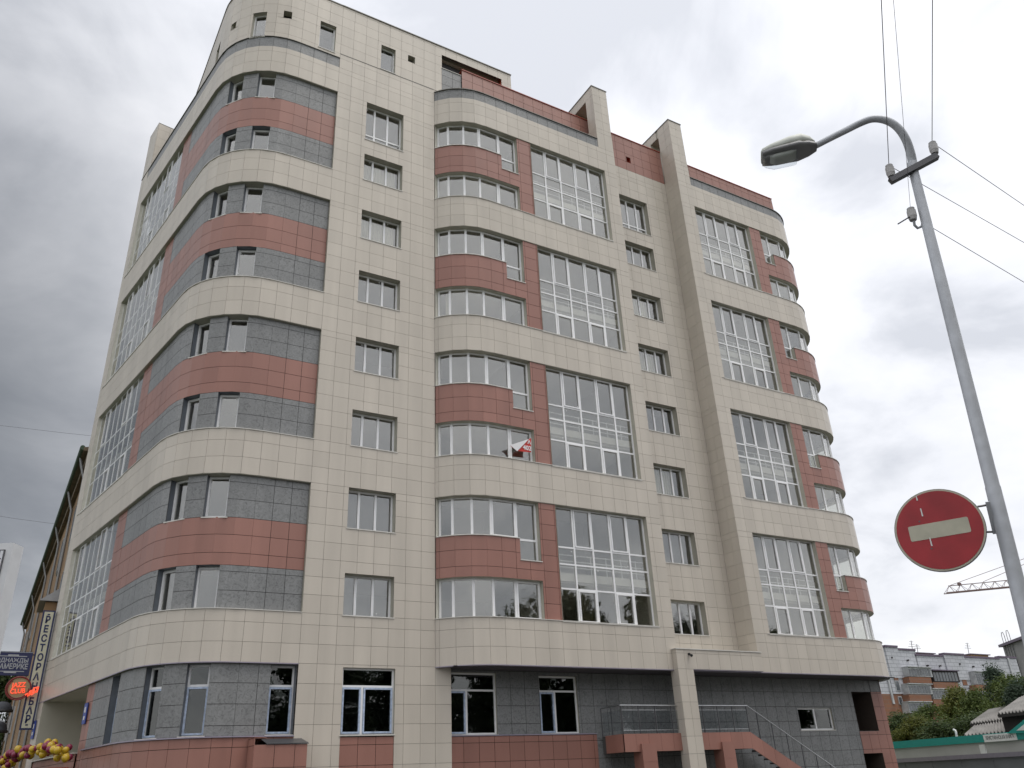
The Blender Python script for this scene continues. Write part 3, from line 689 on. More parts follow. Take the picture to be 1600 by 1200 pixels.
# ---- tiles into objects: the 300 nearest whole tiles of each colour singly, the rest joined
UT = {}
for k in TILES:
    m = MB().hexa([(-.5, 0, -.5), (.5, 0, -.5), (.5, 1, -.5), (-.5, 1, -.5), (-.5, 0, .5), (.5, 0, .5), (.5, 1, .5), (-.5, 1, .5)])
    me = bpy.data.meshes.new(k + '_tile'); me.from_pydata(m.v, [], m.f); me.update(); me.materials.append(MATS[k]); UT[k] = me
for k, lst in TILES.items():
    lst.sort(key=lambda t: (0 if t[5] and (t[1] - t[0]).length > .5 and t[4] - t[3] > .5 else 1, (Vector((t[0].x, t[0].y, t[3])) - CAM).length + (0 if t[2].dot(Vector((CAM.x - t[0].x, CAM.y - t[0].y))) > 0 else 500) + (300 if t[4] < CAM.z else 0)))
    for (a, b, n, z0, z1, full) in lst[:300]:
        o = bpy.data.objects.new(k + '_tile', UT[k]); COL.objects.link(o); o.parent = B
        c = (a + b) / 2; d = b - a
        o.location = (c.x, c.y, (z0 + z1) / 2); o.rotation_euler = (0, 0, math.atan2(n.x, -n.y)); o.scale = (d.length, .02, z1 - z0)
    rest = MB()
    for (a, b, n, z0, z1, full) in lst[300:]: rest.obox(a, b, z0, z1, n, -.02, 0)
    o = rest.build(k + '_tile', k, B); o['kind'] = 'stuff'
for (_, gm_), w_ in BACK.items(): w_.build('wall', gm_, B)

# ---- inside: floors, ceilings, back walls, partitions (seen through the panes)
FL = MB(); WL = MB()
front = [PA.pt(s, -.42) for s in (16.5, 12, 8, 6, 5, 4.2, 3.4, 2.6, 1.8, .9)] + [Vector((0, .42)), Vector((4.7, .42))] + [PC.pt(s, -.42) for s in (.3, .8, 1.3, 1.8, 2.47)] + [Vector((14.65, YC + .42)), Vector((14.75, .42)), Vector((19.1, .42)), Vector((19.2, YC + .42))] + [PE.pt(s, -.42) for s in (7.0, 7.6, 8.3, 9.0, 9.8, 10.6, 11.6)]
back = []
slabs = []
for (a, b, c, d) in GR: slabs += [(a - .40, a - .05), (b + .22, b + .52)]
slabs += [(23.2, 23.5)]
poly = front + [Vector((28, 11)), Vector((-5.5, 13))]
k = len(poly)
for (z0, z1) in slabs:
    FL = MB(); FL.add([(q.x, q.y, z0 + GZ) for q in poly] + [(q.x, q.y, z1 + GZ) for q in poly], [tuple(range(k))[::-1], tuple(range(k, 2 * k))] + [(i, (i + 1) % k, (i + 1) % k + k, i + k) for i in range(k)]); FL.build('floor_slab', 'plaster_white', B)
WL.quad((-1.5, 4.2, 0), (28, 4.2, 0), (28, 4.2, 24.3 + GZ), (-1.5, 4.2, 24.3 + GZ)).quad((-1.6, 4.2, 0), (-3.2, 13, 0), (-3.2, 13, 24.3 + GZ), (-1.6, 4.2, 24.3 + GZ))
for x in (-.25, 4.66, 9.1, 14.5, 19.35, 24.5):
    y0 = .45 if x in (-.25, 4.66) else YC + .45
    MB().box(x - .06, x + .06, y0, 4.2, -1.5 + GZ, 24.3 + GZ).build('partition_wall', 'plaster', B)
for s in (5.9, 9.6):
    a = PA.pt(s, -.45); b = PA.pt(s, -3.4); MB().quad((*a, -1.5 + GZ), (*b, -1.5 + GZ), (*b, 24.3 + GZ), (*a, 24.3 + GZ)).build('partition_wall', 'plaster', B)
WL.build('partition_wall', 'plaster', B)
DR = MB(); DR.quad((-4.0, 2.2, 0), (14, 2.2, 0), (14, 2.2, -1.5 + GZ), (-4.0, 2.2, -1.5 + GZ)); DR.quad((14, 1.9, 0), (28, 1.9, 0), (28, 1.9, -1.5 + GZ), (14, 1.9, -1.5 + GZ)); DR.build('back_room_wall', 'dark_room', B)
# rear of the block and roof
pe = PA.pt(S_END); RB = MB()
RB.quad((pe.x, pe.y, 0), (-4.5, 24, 0), (-4.5, 24, 24.9 + GZ), (pe.x, pe.y, 24.9 + GZ)).quad((-4.5, 24, 0), (28, 24, 0), (28, 24, 24.9 + GZ), (-4.5, 24, 24.9 + GZ)).quad((28, 24, 0), (28.9, 2, 0), (28.9, 2, 24.4 + GZ), (28, 24, 24.4 + GZ))
RB.build('rear_wall', 'plaster', B)
rp = [PA.pt(s, -.3) for s in (16.5, 6, 5, 4.2, 3.4, 2.6, 1.8)] + [Vector((0, .3)), Vector((14.7, .3)), Vector((28, .3)), Vector((28, 23.9)), Vector((-4.3, 23.9))]
MB().add([(q.x, q.y, 24.45 + GZ) for q in rp], [tuple(range(len(rp)))]).build('roof', 'roofing', B)
ab = [PAT.pt(s, -.25) for s in (12.5, 5.6, 4.8, 4, 3.2, 2.4, 1.7)] + [Vector((0, .25)), Vector((9.1, .6)), Vector((9.1, 9)), Vector((-4, 9))]
k = len(ab); MB().add([(q.x, q.y, 24.6 + GZ) for q in ab[-4:]] + [(q.x, q.y, 28.3 + GZ) for q in ab[-4:]], [(0, 1, 5, 4), (1, 2, 6, 5), (2, 3, 7, 6)]).add([(q.x, q.y, 28.40 + GZ) for q in ab], [tuple(range(k))]).build('attic_roof', 'roofing', B)
#@@PART2
# ------------------------------------------------------------------ entrance stair with landing, posts and railing
ST = thing('entrance_staircase', 'raised entrance landing with pink tiled sides, steel and glass railing and stair', 'staircase', (14.8, -1.0, 0))
def sp(mb, name, mat, smooth=False): return keep(mb.build(name, mat, None, smooth), ST)
LX0, LX1, LY = 11.73, 18.0, -1.0
LZ0, LZ1 = -4.44 + GZ, -3.84 + GZ
sp(MB().box(LX0 + .03, LX1, LY + .03, .32, LZ0, LZ1 - .02), 'landing', 'paving')
SL = .54
def panel(a, b, n, z0, z1):
    sp(MB().obox(a, b, z0, z1, n, -.025, 0), 'side_panel', 'pink')
for i in range(11):
    x0 = LX0 + i * .58; x1 = min(x0 + .572, LX1)
    if x1 - x0 > .05: panel(Vector((x0, LY)), Vector((x1, LY)), Vector((0, -1)), LZ0, LZ1)
panel(Vector((LX0, -.5)), Vector((LX0, LY)), Vector((-1, 0)), LZ0, LZ1); panel(Vector((LX0, .1)), Vector((LX0, -.508)), Vector((-1, 0)), LZ0, LZ1)
x = LX1
while LZ1 - (x - LX1) * SL > .5:
    x1 = x + .58
    zt0, zt1 = LZ1 - (x + .006 - LX1) * SL, LZ1 - (x1 - LX1) * SL
    h = .60
    sp(MB().hexa([(x + .006, LY, zt0 - h), (x1, LY, zt1 - h), (x1, LY + .03, zt1 - h), (x + .006, LY + .03, zt0 - h), (x + .006, LY, zt0), (x1, LY, zt1), (x1, LY + .03, zt1), (x + .006, LY + .03, zt0)]), 'side_panel', 'pink')
    x = x1
n = 18
for i in range(n):
    z = LZ1 - (i + 1) * .16; xx = LX1 + i * .296
    if z > .1: sp(MB().box(xx, xx + .33, LY + .06, -.04, z - .06, z), 'step', 'paving')
for px0, px1 in ((12.45, 13.10), (16.34, 16.95)):
    core = MB().box(px0 + .02, px1 - .02, LY - .08, LY + .45, 0, LZ0 + .26)
    po = sp(core, 'post', 'pink')
    for k in range(4): sp(MB().box(px0, px1, LY - .11, LY - .08, LZ0 + .26 - .6 * (k + 1) + .006, LZ0 + .26 - .6 * k), 'side_panel', 'pink')
HZ = -2.87 + GZ; RY = LY + .06
hr = [(LX0 + .02, .3, HZ - .01), (LX0 + .02, RY, HZ), (LX1 + .1, RY, HZ), (LX1 + .1 + 4.6, RY, HZ - 4.6 * SL)]
sp(MB().tube(hr[:2], .025, 8), 'handrail', 'steel', True); sp(MB().tube(hr[1:3], .028, 8), 'handrail', 'steel', True); sp(MB().tube(hr[2:], .025, 8), 'handrail', 'steel', True)
xs_ = [LX0 + .06 + .78 * i for i in range(9)]
for i, xx in enumerate(xs_):
    sp(MB().tube([(xx, RY, LZ1 - .02), (xx, RY, HZ)], .018, 8), 'railing_post', 'steel_dark', True)
    if i < 8:
        sp(MB().box(xx + .05, xx + .73, RY - .004, RY + .004, LZ1 + .12, HZ - .16), 'glass_panel', 'glass_clear')
        for zz in (LZ1 + .12, HZ - .16): sp(MB().tube([(xx, RY, zz), (xx + .78, RY, zz)], .007, 6), 'railing_wire', 'steel')
for i in range(6):
    xx = LX1 + .55 + .75 * i; z1 = HZ - (xx - LX1 - .1) * SL
    sp(MB().tube([(xx, RY, z1 - 1.0), (xx, RY, z1)], .018, 8), 'railing_post', 'steel_dark', True)
for yy in (.28, -.35): sp(MB().tube([(LX0 + .02, yy, LZ1 - .02), (LX0 + .02, yy, HZ)], .016, 8), 'railing_post', 'steel_dark', True)
sp(MB().box(LX0 + .016, LX0 + .024, -.88, .2, LZ1 + .12, HZ - .16), 'glass_panel', 'glass_clear')

# small camera on the beam
c = at_y(1077, 1024, -1.33)
SC = thing('security_camera', 'small black security camera on the cream beam over the entrance', 'camera', c)
keep(MB().tube([c + Vector((0, .02, .05)), c + Vector((0, -.02, .05))], .05, 10).build('mount', 'black', None), SC)
keep(MB().tube([c + Vector((0, -.02, .05)), c + Vector((-.02, -.16, -.03))], [.03, .055], 12).build('housing', 'black', None), SC)
keep(MB().tube([c + Vector((-.02, -.161, -.031)), c + Vector((-.022, -.17, -.036))], [.03, .03], 10).build('lens', 'glass_tint', None), SC)

# torn banner on the bay window of the third floor
plain('banner_red', (0.55, 0.03, 0.02), .6, var=.05); plain('banner_white', (.75, .74, .74), .6, var=.03)
def bz(zx, zy, o=-.10): return at_y(660 + zx * .15, 540 + zy * .15, YC + o)
BN = thing('advertising_banner', 'torn red banner with white digits hanging from the bay window, corner folded over', 'banner', bz(1040, 1040))
def sheet(pts, name, mat, o, t=.008):
    v = [bz(*p, o) for p in pts]; w = [q + Vector((0, t, 0)) for q in v]; k = len(v)
    keep(MB().add(v + w, [tuple(range(k)), tuple(range(k, 2 * k))[::-1]] + [(i, (i + 1) % k, (i + 1) % k + k, i + k) for i in range(k)]).build(name, mat, None), BN)
sheet([(912, 1042), (990, 1098), (1132, 1112), (1132, 966), (1118, 966), (1000, 1090)], 'red_sheet', 'banner_red', -.02)
sheet([(915, 1036), (1112, 972), (988, 1100)], 'folded_corner', 'banner_white', -.06)
sheet([(958, 1078), (985, 1128), (940, 1070)], 'torn_tip', 'black', -.03)
for nm, tx, sz, zx, zy in (('lettering', '402', .26, 1092, 1068), ('lettering', 'А', .22, 1112, 1008)):
    text_mesh(nm, tx, sz, 'banner_white', bz(zx, zy, -.035), (1, 0, -.04), (0, 0, 1), BN, .002, bold=.008)

# ------------------------------------------------------------------ street lamp with the sign and the overhead wires
P0 = at_depth(1564, 812, 6.0); LEAN = Vector((0, 0, 1)) + _r * .063
def pole(h): return P0 + LEAN * (h - P0.z)
LAMP = thing('street_lamp', 'grey steel street lamp with curved arm and long luminaire', 'street lamp', pole(0))
def lp(mb, name, mat, smooth=True, parent=None): return keep(mb.build(name, mat, None, smooth), LAMP) if parent is None else keep2(mb.build(name, mat, None, smooth), parent)
def keep2(ch, part):
    ch.parent = part; return ch
ZC = P0.z + .25
ztop = P0.z + 3.36
lp(MB().tube([pole(0), pole(ZC)], [.056, .053], 18), 'lower_pole', 'pole_paint')
lp(MB().tube([pole(ZC - .01), pole(ztop - 1.2), pole(ztop)], [.050, .046, .040], 18), 'pole', 'pole_paint')
topd = (pole(ztop) - CAM).dot(fwd)
arm = [pole(ztop - .05)] + [at_depth(x, y, topd + (1440 - x) * .0012) for x, y in ((1426, 255), (1422, 236), (1415, 217), (1405, 202), (1393, 192), (1378, 186.5), (1362, 186), (1345, 192), (1325, 202), (1300, 214.5), (1272, 229))]
def smooth_line(p, k=4):
    q = []
    for i in range(len(p) - 1):
        a, b, c_, d_ = p[max(i - 1, 0)], p[i], p[i + 1], p[min(i + 2, len(p) - 1)]
        for j in range(k):
            t = j / k; q.append(.5 * ((2 * b) + (c_ - a) * t + (2 * a - 5 * b + 4 * c_ - d_) * t * t + (3 * b - a - 3 * c_ + d_) * t ** 3))
    return q + [p[-1]]
arm = smooth_line(arm); lp(MB().tube(arm, [.040 - .010 * i / (len(arm) - 1) for i in range(len(arm))], 16), 'arm', 'pole_paint')
e = arm[-1]; tip = at_depth(1192, 247, topd + .30)
X = (tip - e); LL = X.length * 1.03; X.normalize(); Zl = (Vector((0, 0, 1)) - X * X.z).normalized(); Yl = Zl.cross(X)
def loft(secs, n=16, half=None):
    m = MB()
    for (t, w, h, zo, p) in secs:
        for k in range(n):
            a = 2 * math.pi * k / n if half is None else math.pi * k / (n - 1)
            cx, cz = math.cos(a), math.sin(a) * (1 if half is None or half > 0 else -1)
            sgn = lambda v: -1 if v < 0 else 1
            yy = sgn(cx) * abs(cx) ** p * w; zz = sgn(cz) * abs(cz) ** p * h + zo
            m.v.append(tuple(e + X * (t * LL) + Yl * yy + Zl * zz))
    for i in range(len(secs) - 1):
        for k in range(n if half is None else n - 1):
            a = i * n + k; b = i * n + (k + 1) % n; m.f.append((a, b, b + n, a + n))
    m.f.append(tuple(range(n))); m.f.append(tuple(range((len(secs) - 1) * n, len(secs) * n)))
    if half is not None:
        m.f.append(tuple([i * n for i in range(len(secs))] + [i * n + n - 1 for i in reversed(range(len(secs)))]))
    return m
hd = lp(loft([(-.02, .05, .05, 0, .6), (.06, .085, .095, 0, .55), (.22, .125, .125, 0, .5), (.45, .13, .115, 0, .5), (.8, .115, .08, 0, .5), (.97, .095, .055, 0, .5), (1.0, .08, .03, 0, .5)], 14, 1), 'luminaire', 'lamp_shell')
lp(loft([(-.04, .055, .03, 0, .5), (.1, .10, .035, 0, .4), (.3, .133, .04, 0, .4), (.8, .12, .035, 0, .4), (.985, .098, .03, 0, .4)], 12, -1), 'tray', 'lamp_tray', True, hd)
lp(loft([(.36, .06, .01, -.04, .5), (.45, .075, .035, -.045, .5), (.75, .07, .035, -.045, .5), (.85, .05, .01, -.04, .5)], 12), 'reflector', 'lamp_shell', True, hd)
lp(loft([(.32, .085, .02, -.03, .5), (.38, .10, .085, -.03, .45), (.8, .092, .085, -.03, .45), (.95, .075, .05, -.03, .5), (.98, .06, .02, -.03, .5)], 14, -1), 'glass_bowl', 'glass_clear', True, hd)
# cross arm, insulators
dA_ = topd - .02
ca, cb = at_depth(1391, 283, dA_ - .06), at_depth(1464, 244, dA_ - .06)
cr = lp(MB().beam(ca, cb, .055, .055, LEAN), 'cross_arm', 'steel_dark', False)
def insul(c, up, name='insulator'):
    up = Vector(up).normalized()
    return lp(MB().tube([c, c + up * .03, c + up * .035, c + up * .10, c + up * .105, c + up * .125, c + up * .14], [.030, .036, .038, .038, .030, .033, .012], 14), name, 'porcelain', False)
iA, iB = at_depth(1393, 276, dA_ - .05), at_depth(1461, 240, dA_ - .05)
insul(iA, LEAN); insul(iB, LEAN)
iC = at_depth(1427, 344, dA_ - .25); insul(iC, LEAN)
hk = [at_depth(x, y, dA_ - .25) for x, y in ((1428, 345), (1429, 352), (1434, 356.5), (1440, 354), (1442, 347))]
lp(MB().tube(hk, .012, 8), 'hook', 'pole_paint'); lp(MB().tube([at_depth(1421, 339, dA_ - .25), at_depth(1403, 350, dA_ - .27)], .006, 6), 'wire_tail', 'wire')
# no-entry sign
SGN_D = 6.05
c0 = at_depth(1467.5, 827.5, SGN_D)
fh = Vector((fwd.x, fwd.y, 0)).normalized()
def pxo(P):
    d = P - CAM; w = d.dot(fwd); return 800 + FPX * d.dot(rgt) / w, 600 - FPX * d.dot(upv) / w
best = None
for k in range(-60, 61):
    ph = R(k); h = _r * math.cos(ph) - fh * math.sin(ph); a = pxo(c0 - h * .3); b = pxo(c0 + h * .3); sl = (b[1] - a[1]) / (b[0] - a[0])
    if best is None or abs(sl + .175) < best[0]: best = (abs(sl + .175), h, k)
HS = best[1]; NS = HS.cross(Vector((0, 0, 1))).normalized()
if NS.dot(CAM - c0) < 0: NS = -NS
VS = (Vector((0, 0, 1)) + HS * .02).normalized()
a = pxo(c0 - HS * .35); b = pxo(c0 + HS * .35); RS = .35 * 143 / math.hypot(b[0] - a[0], b[1] - a[1])
SG = thing('no_entry_sign', 'round red no-entry road sign with a worn white bar, fixed to the lamp post', 'road sign', c0)
def ring(r, t0, t1, name, mat, n=56):
    keep(MB().prism([(r * math.cos(2 * math.pi * i / n), r * math.sin(2 * math.pi * i / n)) for i in range(n)], HS, VS, NS, c0, t0, t1).build(name, mat, None), SG)
ring(RS, -.02, 0, 'back_plate', 'sign_back'); ring(RS * .985, 0, .004, 'rim', 'sign_white'); ring(RS * .945, .004, .007, 'red_disc', 'sign_red')
bw, bh, br = RS * .665, RS * .185, RS * .04
bar = []
for (sx_, sy_, a0) in ((1, 1, 0), (-1, 1, 90), (-1, -1, 180), (1, -1, 270)):
    for k in range(5):
        a = R(a0 + 22.5 * k); bar.append((sx_ * (bw - br) + br * math.cos(a), sy_ * (bh - br) + br * math.sin(a)))
keep(MB().prism(bar, HS, VS, NS, c0, .007, .009).build('white_bar', 'sign_white', None), SG)
for (ux, uy, hh) in ((-.28, .48, .10), (-.24, -.26, .10), (-.31, .84, .055)):
    w = RS * .016; keep(MB().prism([(ux * RS - w, uy * RS - hh * RS), (ux * RS + w, uy * RS - hh * RS), (ux * RS + w * .6, uy * RS + hh * RS), (ux * RS - w, uy * RS + hh * RS)], HS, VS, NS, c0, .009, .0105).build('scratch', 'white_mark', None), SG)
for (ux, uy) in ((-.38, .27), (-.26, -.42)):
    keep(MB().prism([(ux * RS + .02 * RS * math.cos(R(45 * k)), uy * RS + .02 * RS * math.sin(R(45 * k))) for k in range(8)], HS, VS, NS, c0, .0085, .010).build('bolt', 'lamp_dark', None), SG)
for (q0, q1) in (((1528, 791.5), (1543, 789)), ((1534, 831.5), (1552, 831))):
    keep(MB().tube([at_depth(*q0, SGN_D - .02), at_depth(*q1, SGN_D - .02)], .008, 8).build('bracket_rod', 'sign_back', None), SG)
keep(MB().beam(at_depth(1543, 784, SGN_D - .03), at_depth(1555, 834, SGN_D - .03), .03, .012).build('bracket_plate', 'pole_paint', None), SG)
# overhead wires
def wire(name, pts, r, label, group='overhead wires at the lamp post'):
    return tag(MB().tube(pts, r, 6).build(name, 'wire', None, True), label, 'wire', group)
def along(p, px, py, t=1.0, sag=0.0):
    q = at_z(px, py, p.z); return [p + (q - p) * (t * i / 14) + Vector((0, 0, -sag * (1 - (2 * i / 14 - 1) ** 2))) for i in range(15)]
tA, tB, tC = iA + LEAN * .13, iB + LEAN * .13, iC + LEAN * .13
wire('overhead_wire', along(tA, 1377, 0, 5), .0032, 'thin wire rising from the left insulator of the cross arm out of the picture')
wire('overhead_wire', along(tB, 1457, 0, 5), .0032, 'thin wire rising from the right insulator of the cross arm out of the picture')
wire('overhead_wire', along(tC, 1396, 0, 5), .0016, 'faint middle wire rising from the hooked insulator out of the picture')
wire('overhead_wire', along(tB, 1600, 321, 3), .0032, 'wire running down to the right from the right insulator, highest of three')
wire('overhead_wire', along(tA, 1600, 379, 3), .0032, 'wire running behind the post down to the right, middle of three')
wire('overhead_wire', along(at_depth(1457, 356, dA_ - .2), 1600, 441, 3), .0032, 'wire running down to the right below the hook, lowest of three')
for (p, q, l) in (((-40, 660), (250, 692), 'faint wire crossing the dark sky beside the side wall, upper one'), ((-40, 800), (90, 819), 'faint wire crossing the dark sky to the old eaves, lower one')):
    wire('overhead_wire', [at_depth(*p, 38), at_depth((p[0] + q[0]) / 2, (p[1] + q[1]) / 2 + 1, 40), at_depth(*q, 44)], .006, l, 'wires over the side street')

# ------------------------------------------------------------------ tower crane far behind
plain('crane_paint', (0.20, 0.13, 0.12), .6)
CR = thing('tower_crane', 'distant tower crane jib with pendant lines above the old roofs', 'crane', (0, 0, 0))
D0 = 150.0
ja, jb = at_depth(1477, 927, D0), at_depth(1760, 900, D0); jb.z = ja.z + (jb.z - ja.z)
jd = (jb - ja).normalized(); jn = Vector((jd.y, -jd.x, 0)).normalized(); jl = (jb - ja).length
CR.location = (jb.x, jb.y, 0)
def crp(m, n): return keep(m.build(n, 'crane_paint', None), CR)
for sgn_ in (-1, 1): crp(MB().beam(ja + jn * .55 * sgn_, jb + jn * .55 * sgn_, .16), 'lower_chord')
UPc = Vector((0, 0, 1.25)); crp(MB().beam(ja + jd * .9 + UPc, jb + UPc, .13), 'upper_chord')
nb = int(jl / 2.1); br_ = MB()
for i in range(nb):
    t = i * 2.1
    for sgn_ in (-1, 1):
        br_.beam(ja + jd * t + jn * .55 * sgn_, ja + jd * (t + 1.05) + UPc, .06); br_.beam(ja + jd * (t + 1.05) + UPc, ja + jd * (t + 2.1) + jn * .55 * sgn_, .06)
crp(br_, 'lattice')
apex = jb + Vector((0, 0, 9))
for px_, py_ in ((1485, 914.5), (1536, 909)): crp(MB().tube([at_depth(px_, py_, D0), apex], .05, 5), 'pendant_line')
crp(MB().beam(Vector((jb.x, jb.y, 0)), apex, 1.4), 'mast'); crp(MB().beam(jb, jb + jd * 14, 1.0), 'counter_jib')
crp(MB().box(ja.x + jd.x * 3 - .25, ja.x + jd.x * 3 + .25, ja.y + jd.y * 3 - .25, ja.y + jd.y * 3 + .25, ja.z + 1.25, ja.z + 1.75), 'light')

# ------------------------------------------------------------------ old apartment house behind, right
def brick_mat(name, c1, c2, mortar, sc=1.0):
    m, nt, b = nodes(name); N = nt.nodes; L = nt.links; b.inputs['Roughness'].default_value = .9
    geo = N.new('ShaderNodeNewGeometry'); sp_ = N.new('ShaderNodeSeparateXYZ'); L.new(geo.outputs['Position'], sp_.inputs[0])
    ad = N.new('ShaderNodeMath'); ad.operation = 'ADD'; L.new(sp_.outputs[0], ad.inputs[0]); L.new(sp_.outputs[1], ad.inputs[1])
    cb_ = N.new('ShaderNodeCombineXYZ'); L.new(ad.outputs[0], cb_.inputs[0]); L.new(sp_.outputs[2], cb_.inputs[1])
    bt = N.new('ShaderNodeTexBrick'); L.new(cb_.outputs[0], bt.inputs['Vector']); bt.inputs['Scale'].default_value = sc
    bt.inputs['Color1'].default_value = (*c1, 1); bt.inputs['Color2'].default_value = (*c2, 1); bt.inputs['Mortar'].default_value = (*mortar, 1)
    bt.inputs['Mortar Size'].default_value = .03; bt.inputs['Brick Width'].default_value = 1.1; bt.inputs['Row Height'].default_value = .45
    L.new(bt.outputs[0], b.inputs['Base Color'])
brick_mat('white_brick', (.50, .51, .54), (.44, .45, .48), (.27, .28, .30)); brick_mat('orange_brick', (.25, .115, .065), (.21, .098, .058), (.19, .13, .10))
plain('old_glass', (.10, .11, .12), .2, var=.4, scale=.8); plain('old_frame', (.42, .43, .44), .6, var=.25, scale=2); plain('old_dark', (.035, .03, .03), .9)
plain('purple_tin', (.10, .07, .11), .5); plain('ochre', (.30, .20, .09), .9); plain('concrete_old', (.25, .245, .24), .9, var=.15, scale=.5)
ZT = 14.6
HA, HB = at_z(1382, 1010, ZT), at_z(1572, 1021, ZT)
hd_ = Vector((HB.x - HA.x, HB.y - HA.y)).normalized(); hn = Vector((hd_.y, -hd_.x))
if hn.dot(Vector((CAM.x - HA.x, CAM.y - HA.y))) < 0: hn = -hn
OH = thing('old_apartment_house', 'old apartment house of white and orange brick with glazed balconies behind the trees', 'building', (HA.x, HA.y, 0))
def zo(zx, zy): return 1370 + zx / 6, 1000 + zy / 6
def hs_(zx, zy):
    P = at_plane(*zo(zx, zy), (HA.x, HA.y), (HB.x, HB.y)); return (Vector((P.x, P.y)) - Vector((HA.x, HA.y))).dot(hd_), P.z
def hbox(x0, x1, y0, y1, o0, o1, name, mat, parent=None):
    s0, zt_ = hs_(x0, (y0)); s1, _ = hs_(x1, y0); _, zb = hs_((x0 + x1) / 2, y1); _, zt_ = hs_((x0 + x1) / 2, y0)
    a = Vector((HA.x, HA.y)) + hd_ * s0; b = Vector((HA.x, HA.y)) + hd_ * s1
    o = MB().obox(a, b, zb, zt_, hn, o0, o1).build(name, mat, None); 
    if parent is not None: o.parent = parent
    else: keep(o, OH)
    return o
s_l, _ = hs_(-250, 80); s_r, _ = hs_(1300, 170)
a_ = Vector((HA.x, HA.y)); 
def hwall(s0, s1, z0, z1, o0, o1, name, mat): return keep(MB().obox(a_ + hd_ * s0, a_ + hd_ * s1, z0, z1, hn, o0, o1).build(name, mat, None), OH)
sm, zm = hs_(200, 508)
hwall(s_l, s_r + 6, zm, ZT - 3.4, -10, 0, 'upper_wall', 'white_brick'); hwall(s_l, s_r + 6, 0, zm - .01, -10, .02, 'lower_wall', 'orange_brick')
for (x0, x1, yt) in ((-250, 60, 60), (62, 178, 70), (178, 355, 98), (355, 615, 152), (615, 800, 143), (800, 1140, 172), (1140, 1300, 170)):
    s0, z0_ = hs_(x0, yt); s1, z1_ = hs_(x1, yt); _, zz = hs_((x0 + x1) / 2, yt)
    o_ = .2 if (x0, x1) in ((62, 178), (615, 800)) else .05
    pr_ = hwall(s0, s1, ZT - 3.6, zz, -.4, o_, 'parapet', 'white_brick'); hwall(s0, s1, zz, zz + .22, -.5, o_ + .1, 'parapet_cap', 'purple_tin')
hbox(100, 225, 285, 505, 0, .10, 'stair_bay', 'white_brick'); hbox(700, 845, 190, 445, 0, .10, 'stair_bay', 'white_brick')
hbox(133, 172, 285, 380, .1, .16, 'brick_panel', 'orange_brick'); hbox(778, 818, 335, 425, .1, .16, 'brick_panel', 'orange_brick')
w_ = hbox(155, 195, 382, 480, .1, .16, 'window', 'old_frame'); hbox(160, 190, 388, 474, .16, .18, 'pane', 'old_glass', w_)
w_ = hbox(190, 225, 530, 605, .02, .12, 'window', 'old_frame'); hbox(195, 220, 538, 600, .12, .14, 'pane', 'old_glass', w_)
for (x0, x1, rows_) in ((222, 440, ((268, 352, 'g'), (358, 412, 'o'), (425, 515, 'g'), (520, 585, 'o'), (590, 690, 'w'))), (450, 690, ((300, 402, 'd'), (406, 468, 'o'), (472, 560, 'g'), (564, 630, 'o'))), (850, 1045, ((310, 425, 'g'), (430, 490, 'o'), (495, 560, 'g')))):
    for (y0, y1, kd) in rows_:
        if kd == 'o': hbox(x0 + 8, x1 - 4, y0, y1, 0, 1.0, 'balcony_front', 'orange_brick'); continue
        fr_ = hbox(x0, x1, y0, y1, 0, .95, 'balcony_glazing', 'old_frame' if kd != 'd' else 'old_dark')
        npn = 8
        for k in range(npn):
            xx0 = x0 + 8 + (x1 - x0 - 16) * k / npn; xx1 = x0 + 8 + (x1 - x0 - 16) * (k + .8) / npn
            hbox(xx0, xx1, y0 + 14, y1 - 8, .95, .98, 'pane', 'old_glass', fr_)
        hbox(x0 - 4, x1 + 4, y0 - 8, y0, 0, 1.15, 'balcony_roof', 'purple_tin' if kd == 'd' else 'old_frame')
for (x0, x1, y0, y1) in ((380, 560, 122, 160), (912, 1072, 135, 172)):
    hbox(x0, x1, y0, y1 + 60, -1.6, -.45, 'vent_stack', 'ochre'); hbox(x0 - 12, x1 + 12, y0 - 8, y0, -1.8, -.3, 'stack_cap', 'purple_tin')
for (x0, x1, y0, y1) in ((120, 126, 160, 175), (274, 280, 185, 200), (458, 464, 235, 250), (576, 582, 238, 252), (756, 762, 220, 235), (888, 894, 245, 260)): hbox(x0, x1, y0, y1, .04, .34, 'drain_spout', 'old_dark')
hbox(1210, 1222, 170, 430, .1, .25, 'downpipe', 'old_frame'); hbox(88, 104, 350, 600, .02, .16, 'downpipe', 'old_frame')
for (bx, by, tx, ty, lab) in ((400, 120, 380, -5, 'thin roof antenna with crossbars, leftmost on the old house'), (447, 118, 433, 30, 'short roof antenna, second on the old house'), (925, 130, 905, 15, 'roof antenna over the right vent stack of the old house')):
    s0, z0_ = hs_(bx, by); s1, z1_ = hs_(tx, ty); base = a_ + hd_ * s0 - hn * .9
    p0 = Vector((*base, z0_)); p1 = Vector((*(a_ + hd_ * s1 - hn * .9), z1_)); AN = thing('roof_antenna', lab, 'antenna', p0, 'roof antennas')
    keep(MB().tube([p0, p1], .04, 6).build('mast', 'wire', None), AN)
    for k in range(3):
        m_ = p0.lerp(p1, .55 + .18 * k); keep(MB().tube([m_ - Vector((*hd_, 0)) * (.7 - .15 * k), m_ + Vector((*hd_, 0)) * (.7 - .15 * k)], .025, 5).build('crossbar', 'wire', None), AN)
